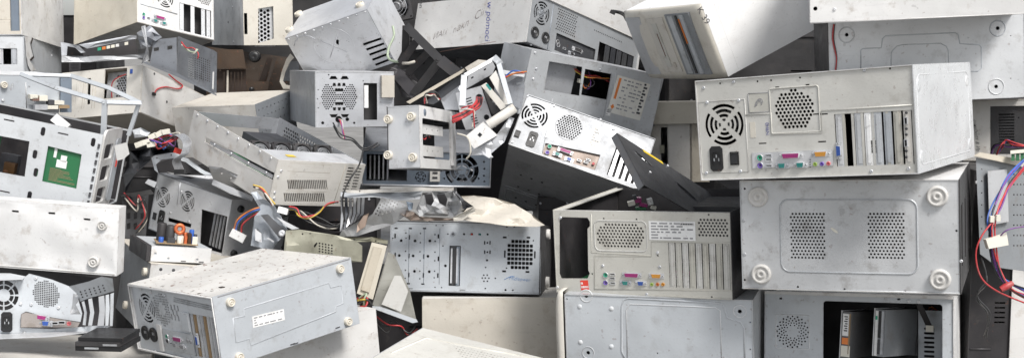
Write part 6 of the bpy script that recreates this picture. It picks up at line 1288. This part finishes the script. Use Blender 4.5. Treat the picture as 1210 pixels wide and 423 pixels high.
wsheet(o, 'side_sheet', qc([(560, 180), (640, 130), (660, 200), (640, 330), (590, 300)]), [qc([(610, 180), (650, 172), (650, 184), (612, 192)])], lin(3.22, 610, 105), .003, 'steel_dull', loc); wsheet(o, 'white_tube', qc([(530, 105), (660, 130), (655, 148), (540, 130)]), [], lin(3.2, 600, 85), .014, 'white_metal', loc)
wires(o, [at(*z(545, 150), 3.18), at(*z(600, 122), 3.18), at(*z(660, 120), 3.18)], ['orange', 'red', 'blue'], .002, .004, 8, 'wire', loc)

# ---- crumpled sheet metal above the blue-grey chassis
o = thing('crumpled_chassis', 'crumpled chassis metal with perforated flap, wrapped in a beige sheet, above the punched chassis', 'scrap metal', at(520, 262, 3.1)); loc = tuple(o.location)
z = Z(400, 210, 4.7); qd = lambda L_: [z(x, y) for x, y in L_]
wsheet(o, 'perforated_flap', qd([(190, 200), (240, 110), (330, 130), (380, 150), (395, 195), (300, 260), (100, 325), (0, 330), (20, 290)]), [circ(*z(200 + 22 * i + 8 * j, 215 - 7 * i - 16 * j), .95, 6) for i in range(6) for j in range(6) if 12 < i * 22 + 8 * j + 12 and 215 - 7 * i - 16 * j > 120 and 200 + 22 * i + 8 * j < 335], lin(3.02, 440, 260, .0004, .0012, .014, .04, 6), .003, 'plate_grey', loc, 7)
wsheet(o, 'top_strip', qd([(40, 65), (180, 65), (460, 52), (640, 52), (640, 70), (460, 72), (180, 85), (45, 85)]), [circ(*z(118, 75), .9, 8)], lin(3.06, 450, 225, 0, 0, .004, .04, 1), .006, 'beige', loc, 6)
wsheet(o, 'folded_sheet', qd([(10, 80), (330, 82), (470, 75), (450, 120), (330, 128), (200, 108), (60, 112), (12, 105)]), [], lin(3.08, 450, 230, 0, -.004, .014, .05, 3), .004, 'blue_grey', loc, 6)
for i in range(6): wsheet(o, 'slot_cover', qd([(10 + 24 * i, 105), (26 + 24 * i, 108), (30 + 22 * i, 200), (22 + 18 * i, 290 - 12 * i), (8 + 18 * i, 300 - 12 * i), (14 + 22 * i, 200)]), [], lin(3.10 + .006 * i, 415, 250, 0, 0, .014, .07, i), .003, 'steel_dull' if i % 2 else 'steel', loc, 7)
wsheet(o, 'rusty_label', qd([(140, 210), (170, 195), (150, 270), (100, 305), (105, 260)]), [], lin(3.0, 425, 260, .0, 0, .008, .05, 8), .003, 'io_brown', loc, 8)
wsheet(o, 'crumpled_plate', qd([(430, 175), (470, 95), (520, 75), (600, 80), (640, 70), (690, 120), (700, 175), (640, 215), (520, 210), (450, 215)]), [qd([(478, 92), (520, 90), (530, 130), (515, 155), (488, 145)]), qd([(545, 95), (590, 90), (605, 120), (595, 160), (560, 140)])], lin(3.02, 520, 240, 0, 0, .03, .08, 12), .003, 'plate_grey', loc, 5)
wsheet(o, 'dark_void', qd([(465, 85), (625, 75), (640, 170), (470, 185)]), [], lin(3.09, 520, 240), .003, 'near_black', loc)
wsheet(o, 'torn_edge', qd([(630, 72), (655, 72), (700, 125), (750, 160), (690, 175), (680, 130)]), [], lin(3.0, 545, 235, 0, 0, .02, .08, 4), .003, 'dark_grey', loc, 5)
def fold(x, y): return 3.04 - .003 * (y - 250) + .010 * math.sin((x * .5 + y) * .20) + .005 * math.sin((x * .3 - y * 1.3) * .31 + 1) + .006 * noise.noise(Vector((x * .05, y * .09, 3)))
wsheet(o, 'beige_sheet', [(536, 232), (560, 231), (585, 234), (608, 241), (628, 253), (644, 266), (634, 268), (600, 267), (560, 262), (540, 258), (552, 246)], [], fold, .003, 'beige', loc, 3.5)
wsheet(o, 'beige_fold', qd([(635, 222), (752, 160), (760, 185), (690, 235), (640, 240)]), [], lin(2.99, 550, 250, 0, 0, .02, .05, 6), .004, 'beige_clean', loc, 6)
wsheet(o, 'bottom_shreds', qd([(380, 180), (420, 190), (450, 215), (640, 225), (640, 240), (400, 238), (340, 200)]), [], lin(3.03, 500, 255, 0, 0, .03, .1, 7), .004, 'io_brown', loc, 5)
wsheet(o, 'blue_scrap', qd([(375, 130), (415, 140), (410, 175), (390, 180)]), [], lin(3.02, 485, 242, 0, 0, .02, .1, 7), .004, 'blue_grey_dull', loc, 5)

# ---- grey chassis with optical drive left of the punched chassis
o = thing('steel_chassis', 'olive grey chassis with a cream optical drive standing in it, beside the punched chassis', 'computer case', at(460, 375, 3.1), group='heap of discarded computer cases'); loc = tuple(o.location)
z = Z(400, 270, 3.25); qe = lambda L_: [z(x, y) for x, y in L_]
wsheet(o, 'chassis_wall', qe([(190, 90), (215, 100), (275, 240), (300, 355), (285, 360), (140, 300), (130, 290)]), [], lin(3.03, 470, 340, .0004, 0, .006, .04, 2), .004, 'olive_grey', loc, 8)
wsheet(o, 'inner_step', qe([(215, 180), (240, 180), (268, 240), (240, 320), (165, 290)]), [], lin(3.0, 465, 345, .0, 0), .006, 'warm_grey', loc)
wsheet(o, 'bottom_lip', qe([(130, 296), (160, 298), (300, 348), (305, 358), (285, 362), (130, 305)]), [], lin(2.99, 460, 370, .0, 0), .006, 'grey_light', loc)
od = wsheet(o, 'drive_housing', qe([(128, 52), (186, 66), (132, 272), (70, 248)]), [], lin(2.99, 440, 320, .001, 0), .03, 'beige_clean', loc)
wsheet(od, 'drive_tray', qe([(135, 68), (168, 76), (118, 246), (86, 234)]), [], lin(2.984, 440, 320, .001, 0), .006, 'beige', (0, 0, 0)); od.children[0].location = -Vector(loc)
wsheet(o, 'top_rim', qe([(0, 35), (130, 32), (190, 45), (188, 60), (130, 50), (0, 52)]), [circ(*z(143, 47), .9, 8), circ(*z(60, 42), .9, 8)], lin(3.02, 430, 285, 0, 0, .008, .04, 3), .008, 'olive_grey', loc, 6)
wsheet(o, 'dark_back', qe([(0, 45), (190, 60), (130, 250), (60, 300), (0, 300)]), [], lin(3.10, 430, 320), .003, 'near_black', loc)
wires(o, [at(*z(75, 275), 2.98), at(*z(95, 262), 2.97), at(*z(110, 285), 2.97), at(*z(95, 300), 2.98)], ['green', 'yellow', 'black', 'red'], .0024, .008, 5, 'wire', loc)
# perforated olive panel behind the front tower
o = thing('metal_sheet', 'olive grey punched sheet standing behind the front left specked tower', 'metal panel', at(380, 320, 3.02)); loc = tuple(o.location)
z = Z(260, 220, 4.7)
wsheet(o, 'punched_sheet', [z(*p) for p in ((365, 245), (440, 240), (640, 270), (752, 300), (790, 330), (790, 420), (350, 420))], [[z(548 + 17 * i + a_, 312 + 3 * i + 15 * j + b_) for a_, b_ in ((0, 0), (9, 1), (9, 9), (0, 8))] for i in range(5) for j in range(5)] + [circ(*z(458, 265), 1., 8), circ(*z(500, 262), .8, 8), [z(*p) for p in ((520, 330), (535, 312), (542, 316), (526, 340))]], lin(3.0, 370, 290, .0004, 0, .006, .04, 5), .003, 'olive_grey', loc, 8)
# dark bracket with wires over the silver chassis
o = thing('plastic_bracket', 'dark grey moulded bracket with slots between the server and the silver chassis', 'bracket', at(300, 290, 3.08)); loc = tuple(o.location)
wsheet(o, 'bracket_body', [z(*p) for p in ((170, 35), (205, 30), (240, 70), (300, 100), (335, 160), (375, 240), (330, 300), (290, 360), (170, 330), (190, 170), (225, 130), (195, 80))], [[z(*p) for p in ((205, 235), (230, 260), (232, 310), (200, 290))]], lin(3.06, 310, 260, .0004, 0, .012, .04, 2), .006, 'blue_grey_dull', loc, 6)
wsheet(o, 'bracket_arm', [z(*p) for p in ((225, 160), (265, 155), (340, 225), (360, 270), (330, 290), (250, 190))], [], lin(3.04, 320, 270, 0, 0), .008, 'dark_grey', loc); wsheet(o, 'light_arm', [z(*p) for p in ((312, 170), (345, 185), (440, 235), (400, 240), (370, 225))], [], lin(3.05, 340, 265), .006, 'steel_light', loc)
for p4 in (((195, 235), (230, 262), (232, 312), (195, 300)), ((258, 288), (268, 283), (302, 305), (296, 312))): wsheet(o, 'pale_patch', [z(*p) for p in p4], [], lin(3.035, 310, 280), .004, 'steel_light', loc)
build(MB().lathe([(.008, 0), (.008, .006), (.004, .008), (.001, .004)], 10, 0, Matrix.Translation(at(*z(345, 260), 3.03) - Vector(loc)) @ Matrix.Rotation(R(84), 4, 'X')), 'bolt', 'steel_light', o)
# wires in front of the server
o = cable_bundle('black, red and yellow wires with white plug dangling before the server front', [([at(*z(190, 0), 3.0), at(*z(235, 20), 3.0), at(*z(265, 60), 3.0), at(*z(300, 110), 3.0)], ['black', 'red', 'yellow', 'white'], .002, .005), ([at(*z(380, 120), 3.0), at(*z(420, 125), 3.0), at(*z(445, 160), 2.99), at(*z(490, 175), 2.99), at(*z(540, 145), 3.0), at(*z(590, 105), 3.0), at(*z(650, 85), 3.02)], ['black', 'red', 'yellow'], .002, .004)], at(*z(350, 150), 3.0))
X = Matrix.Translation(at(*z(350, 135), 3.0) - at(*z(350, 150), 3.0)) @ Matrix.Rotation(R(84), 4, 'X') @ Matrix.Rotation(R(-15), 4, 'Z'); build(MB().box((-.012, -.007, -.006), (.012, .007, .006), 0, X), 'white_plug', 'sticker', o)

# ---- bent frames and connectors above the silver chassis, left
o = thing('crumpled_chassis', 'crumpled grey chassis frame with dark opening, left of the rack server', 'scrap metal', at(200, 205, 3.35)); loc = tuple(o.location)
z = Z(140, 150, 5.286); qf = lambda L_: [z(x, y) for x, y in L_]
wsheet(o, 'bent_rim', qf([(205, 195), (225, 178), (330, 160), (370, 165), (440, 200), (540, 275), (600, 300), (540, 300), (510, 285), (420, 220), (350, 195), (270, 205), (235, 235), (250, 290), (225, 270)]), [circ(*z(330, 175), .8, 8), circ(*z(240, 195), .8, 8)], lin(3.26, 200, 190, .0, 0, .012, .05, 3), .010, 'grey_light', loc, 6)
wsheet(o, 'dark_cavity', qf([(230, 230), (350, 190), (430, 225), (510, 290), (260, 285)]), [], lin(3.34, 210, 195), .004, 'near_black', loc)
wsheet(o, 'crumpled_sheet', qf([(70, 150), (200, 130), (340, 140), (330, 165), (220, 180), (200, 210), (100, 300), (40, 420), (30, 300)]), [], lin(3.36, 170, 190, 0, 0, .05, .06, 8), .004, 'dark_steel', loc, 7)
wsheet(o, 'pale_flap', qf([(300, 280), (420, 300), (600, 305), (640, 320), (560, 325), (330, 295)]), [], lin(3.24, 215, 207, 0, 0, .006, .06, 2), .003, 'steel_light', loc)
wsheet(o, 'small_lug', qf([(165, 350), (185, 325), (240, 345), (225, 380)]), [], lin(3.24, 178, 217), .006, 'steel_light', loc)
wsheet(o, 'side_sheet', qf([(85, 20), (140, 5), (200, 35), (180, 60), (100, 70)]), [], lin(3.36, 165, 157, 0, 0, .02, .06, 2), .004, 'grey_light', loc, 6)
o = cable_bundle('cream plug connectors with blue and red wires behind the bent white frame', [([at(*z(240, 80), 3.22), at(*z(270, 110), 3.21), at(*z(310, 120), 3.21), at(*z(345, 95), 3.22), at(*z(320, 60), 3.23), at(*z(280, 70), 3.22)], ['blue', 'red', 'black', 'violet', 'red', 'black'], .002, .012), ([at(*z(180, 75), 3.22), at(*z(220, 80), 3.21), at(*z(260, 110), 3.2)], ['violet', 'blue'], .002, .004), ([at(*z(300, 60), 3.23), at(*z(360, 50), 3.22), at(*z(400, 75), 3.22)], ['white', 'black'], .002, .006)], at(*z(270, 130), 3.22))
for x, y, r_ in ((130, 110, 20), (175, 95, 15), (215, 60, 25), (255, 45, 30), (295, 32, 10), (205, 110, 10), (375, 152, -20)):
    X = Matrix.Translation(at(*z(x, y), 3.215) - at(*z(270, 130), 3.22)) @ Matrix.Rotation(R(84), 4, 'X') @ Matrix.Rotation(R(r_), 4, 'Z'); build(MB().box((-.010, -.0065, -.006), (.010, .0065, .006), 0, X), 'plug', 'connector' if x != 375 else 'ink_red', o)

# ================================================================== filler cases in the gaps of the heap, most added and blackened for shade
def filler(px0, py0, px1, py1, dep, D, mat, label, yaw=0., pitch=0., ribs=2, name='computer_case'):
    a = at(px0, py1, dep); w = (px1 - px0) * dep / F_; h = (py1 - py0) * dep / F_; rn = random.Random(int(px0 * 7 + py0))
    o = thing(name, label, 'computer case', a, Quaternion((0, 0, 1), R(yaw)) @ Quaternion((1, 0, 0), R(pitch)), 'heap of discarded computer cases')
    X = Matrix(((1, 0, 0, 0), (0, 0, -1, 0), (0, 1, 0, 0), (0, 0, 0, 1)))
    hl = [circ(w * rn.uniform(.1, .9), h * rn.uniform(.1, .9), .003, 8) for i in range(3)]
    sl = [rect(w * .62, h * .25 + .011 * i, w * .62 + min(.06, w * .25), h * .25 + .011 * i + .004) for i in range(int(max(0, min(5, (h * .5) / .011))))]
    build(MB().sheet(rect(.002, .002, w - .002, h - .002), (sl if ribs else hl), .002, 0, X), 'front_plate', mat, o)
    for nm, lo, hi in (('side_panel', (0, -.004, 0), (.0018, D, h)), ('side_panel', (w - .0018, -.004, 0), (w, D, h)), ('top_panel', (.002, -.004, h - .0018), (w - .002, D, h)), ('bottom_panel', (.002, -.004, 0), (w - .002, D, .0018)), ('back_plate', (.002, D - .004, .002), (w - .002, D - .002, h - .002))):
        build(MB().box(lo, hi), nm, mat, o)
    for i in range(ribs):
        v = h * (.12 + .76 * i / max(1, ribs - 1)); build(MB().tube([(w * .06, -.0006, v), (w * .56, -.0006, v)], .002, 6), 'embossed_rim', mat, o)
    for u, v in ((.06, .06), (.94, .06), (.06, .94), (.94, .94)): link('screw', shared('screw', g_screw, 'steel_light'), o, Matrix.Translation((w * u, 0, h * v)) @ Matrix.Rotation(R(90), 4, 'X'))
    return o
filler(296, 232, 445, 300, 3.42, .3, 'near_black', 'filler case blackened for shade right under the rack server front', 4)
filler(128, 196, 232, 300, 3.46, .3, 'near_black', 'filler case blackened for shade in the gap left of the silver twin-fan chassis', -6)
filler(425, 335, 520, 432, 3.16, .3, 'near_black', 'filler case blackened for shade in the gap under the optical drive chassis', 3)
filler(540, 70, 640, 250, 3.95, .3, 'near_black', 'filler case blackened for shade in the gap behind the red-cabled drive cage', 5)
filler(1142, 200, 1190, 440, 2.86, .3, 'near_black', 'narrow filler case blackened for shade right of the footed grey tower', -3)
filler(636, 232, 672, 355, 3.50, .3, 'near_black', 'filler case blackened for shade between the punched chassis and the ported rear panel', 2)
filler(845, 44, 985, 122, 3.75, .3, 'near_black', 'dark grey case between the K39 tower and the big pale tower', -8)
filler(862, 225, 912, 432, 3.32, .3, 'near_black', 'filler case blackened for shade in the slot left of the two-drive case', 0)
filler(-20, 300, 150, 400, 3.25, .2, 'near_black', 'filler case blackened for shade behind the crushed rear panel', 0)
filler(455, -40, 500, 80, 4.1, .3, 'near_black', 'filler case blackened for shade behind the black bracket frame', 0)
filler(150, 120, 300, 220, 3.98, .3, 'near_black', 'filler case blackened for shade behind the rack server and beige case', -4)
filler(430, 60, 560, 190, 4.0, .3, 'near_black', 'filler case blackened for shade behind the small silver chassis', 0)
filler(660, 60, 900, 240, 4.25, .3, 'near_black', 'filler case blackened for shade behind the old beige desktop', 0)
filler(-60, 20, 120, 240, 4.2, .3, 'near_black', 'filler case blackened for shade deep behind the left edge of the heap', 0)
filler(230, -60, 480, 120, 4.5, .3, 'near_black', 'filler case blackened for shade far behind the tilted silver tower', 0)
filler(480, -60, 800, 60, 4.75, .3, 'near_black', 'filler case blackened for shade far behind the white tower with handwriting', 0)
filler(790, -60, 1240, 130, 3.95, .3, 'near_black', 'filler case blackened for shade far behind the top right cases', 0)
filler(1130, 100, 1260, 330, 3.45, .3, 'near_black', 'filler case blackened for shade behind the louvred beige case', 0)

filler(628, -60, 790, 74, 4.45, .3, 'white', 'plain white case side behind the dark rear panel at the top', 8, 0, 0)

# ================================================================== small clutter caught between the cases
def tangle(label, pts_, cols, r_=.002, sp_=.012, seed=1, plug=None):
    loc = at(*pts_[len(pts_) // 2]); o = cable_bundle(label, [([at(*p) for p in pts_], cols, r_, sp_)], loc)
    if plug: build(MB().box((-.009, -.006, -.006), (.009, .006, .006), 0, Matrix.Translation(at(*pts_[-1]) - loc) @ Matrix.Rotation(R(25), 4, 'Y')), 'plug', plug, o)
    return o
tangle('black cable loop lying in the shadow under the server front', [(318, 262, 3.2), (345, 250, 3.18), (372, 262, 3.17), (398, 270, 3.18), (412, 258, 3.2)], ['black', 'black', 'white', 'black'], .0022, .01)
tangle('short black leads with a plug on the white case at the top', [(769, 30, 4.2), (752, 32, 4.18), (744, 24, 4.17), (738, 18, 4.17), (724, 15, 4.17)], ['black', 'black'], .0035, .008, plug='black_plastic')
tangle('dusty grey and red leads in the gap left of the silver chassis', [(150, 232, 3.3), (160, 245, 3.28), (168, 232, 3.27), (175, 258, 3.28), (160, 275, 3.3)], ['white', 'red', 'black'], .002, .012)
tangle('black and white leads trailing below the vented chassis front', [(396, 148, 3.25), (402, 160, 3.22), (420, 165, 3.2), (432, 178, 3.18), (446, 172, 3.2)], ['black', 'black'], .002, .008)
tangle('thin black cable drooping over the server right corner', [(430, 175, 3.1), (424, 195, 3.04), (412, 215, 3.02), (405, 235, 3.02), (407, 262, 3.04)], ['black'], .0022, .001)
tangle('dark leads in the gap under the optical drive chassis', [(440, 372, 3.05), (455, 388, 3.04), (470, 380, 3.05), (485, 396, 3.06), (492, 388, 3.08)], ['black', 'black', 'red'], .002, .012)
tangle('tangled leads inside the narrow gap left of the two-drive case', [(880, 350, 3.0), (888, 368, 2.98), (884, 385, 2.98), (893, 402, 2.99), (890, 423, 3.0)], ['blue', 'white', 'black', 'blue'], .0022, .008)
tangle('black lead hanging in the dark gap at the lower right', [(1160, 300, 2.72), (1166, 330, 2.71), (1158, 350, 2.71), (1170, 372, 2.72), (1163, 400, 2.74)], ['black', 'black'], .0018, .006)
o = thing('circuit_board', 'magenta and white port block poking out of the open ported case', 'circuit board', at(760, 246, 2.98)); loc = Vector(o.location)
for i, (x, y, w_, h_, m_) in enumerate(((746, 240, 8, 5, 'connector'), (754, 236, 7, 6, 'magenta'), (760, 242, 9, 4, 'magenta'), (768, 238, 6, 7, 'sticker'), (757, 246, 12, 3, 'board_green'), (772, 245, 6, 4, 'connector'), (750, 233, 4, 5, 'ink'))):
    X = Matrix.Translation(at(x, y, 2.97 - .004 * i) - loc) @ Matrix.Rotation(R(15 * (i % 3) - 15), 4, 'Y'); k = 2.97 / F_
    build(MB().box((-w_ * k / 2, -.01, -h_ * k / 2), (w_ * k / 2, .012, h_ * k / 2), 0, X), 'port_block', m_, o)
o = thing('drive_cage', 'dark slotted drive bay frame standing in the gap left of the silver chassis', 'drive cage', at(160, 300, 3.34)); loc = tuple(o.location)
wsheet(o, 'bay_wall', [(144, 232), (176, 226), (172, 285), (146, 282)], [[(150 + 8 * i, 240 + 12 * j), (154 + 8 * i, 239 + 12 * j), (154 + 8 * i, 246 + 12 * j), (150 + 8 * i, 247 + 12 * j)] for i in range(3) for j in range(3)], lin(3.33, 160, 250, .001), .003, 'dark_steel', loc)
wsheet(o, 'bay_shelf', [(142, 230), (178, 224), (182, 229), (146, 236)], [], lin(3.31, 160, 230, .001, .01), .004, 'steel_dull', loc)
o = thing('cooling_fan', 'black square cooling fan at the top edge between silver and white towers', 'fan', at(470, 20, 3.95)); loc = Vector(o.location)
X = Matrix.Translation(at(468, 8, 3.9) - loc) @ Matrix.Rotation(R(84), 4, 'X') @ Matrix.Rotation(R(12), 4, 'Z')
build(MB().sheet(rrect(-.045, -.045, .045, .045, .006), [circ(0, 0, .041, 22)] + [circ(a_ * .039, b_ * .039, .003, 8) for a_ in (-1, 1) for b_ in (-1, 1)], .025, 0, X), 'fan_frame', 'near_black', o)
mb = MB(); g_fan(mb, .039); mb.v = [tuple(X @ Vector((p[0], p[1], p[2] - .016))) for p in mb.v]; build(mb, 'fan_rotor', 'dark_grey', o)
mb = MB()
for r_ in (.012, .022, .032): mb.tube([(x, y, .001) for x, y in circ(0, 0, r_, 18)], .0009, 5, 0, True, X)
build(mb, 'wire_guard', 'steel', o)

o = thing('scrap_bracket', 'torn galvanised bracket with punched holes, wedged above the silver twin-fan chassis', 'bracket', at(270, 222, 3.2)); loc = tuple(o.location)
wsheet(o, 'bracket_sheet', [(246, 196), (262, 198), (292, 212), (318, 226), (322, 236), (300, 232), (276, 222), (252, 212)], [circ(262 + 11 * i, 205 + 5.5 * i, 1.1, 8) for i in range(5)], lin(3.2, 280, 215, -.0004, .004, .012, .05, 21), .003, 'steel_dull', loc, 5)
wsheet(o, 'bent_lip', [(252, 212), (276, 222), (300, 232), (298, 238), (272, 229), (250, 218)], [], lin(3.17, 275, 225, 0, 0, .006, .05, 4), .003, 'plate_grey', loc, 5)
o = thing('ribbon_cable', 'grey flat ribbon cable curling out beside the rack server', 'cable', at(205, 190, 3.2)); loc = Vector(o.location)
mb = MB(); cp = [at(*p) for p in ((196, 168, 3.24), (206, 160, 3.2), (216, 168, 3.17), (214, 182, 3.16), (204, 190, 3.17), (208, 203, 3.18))]
for i in range(9): mb.tube([p - loc + Vector((.0022 * i, .001 * i, .0004 * i)) for p in cp], .0013, 5, 0, smooth_path=6)
build(mb, 'ribbon', 'plate_grey', o); build(MB().box((-.004, -.005, -.006), (.022, .008, .006), 0, Matrix.Translation(cp[-1] - loc)), 'ribbon_plug', 'black_plastic', o)
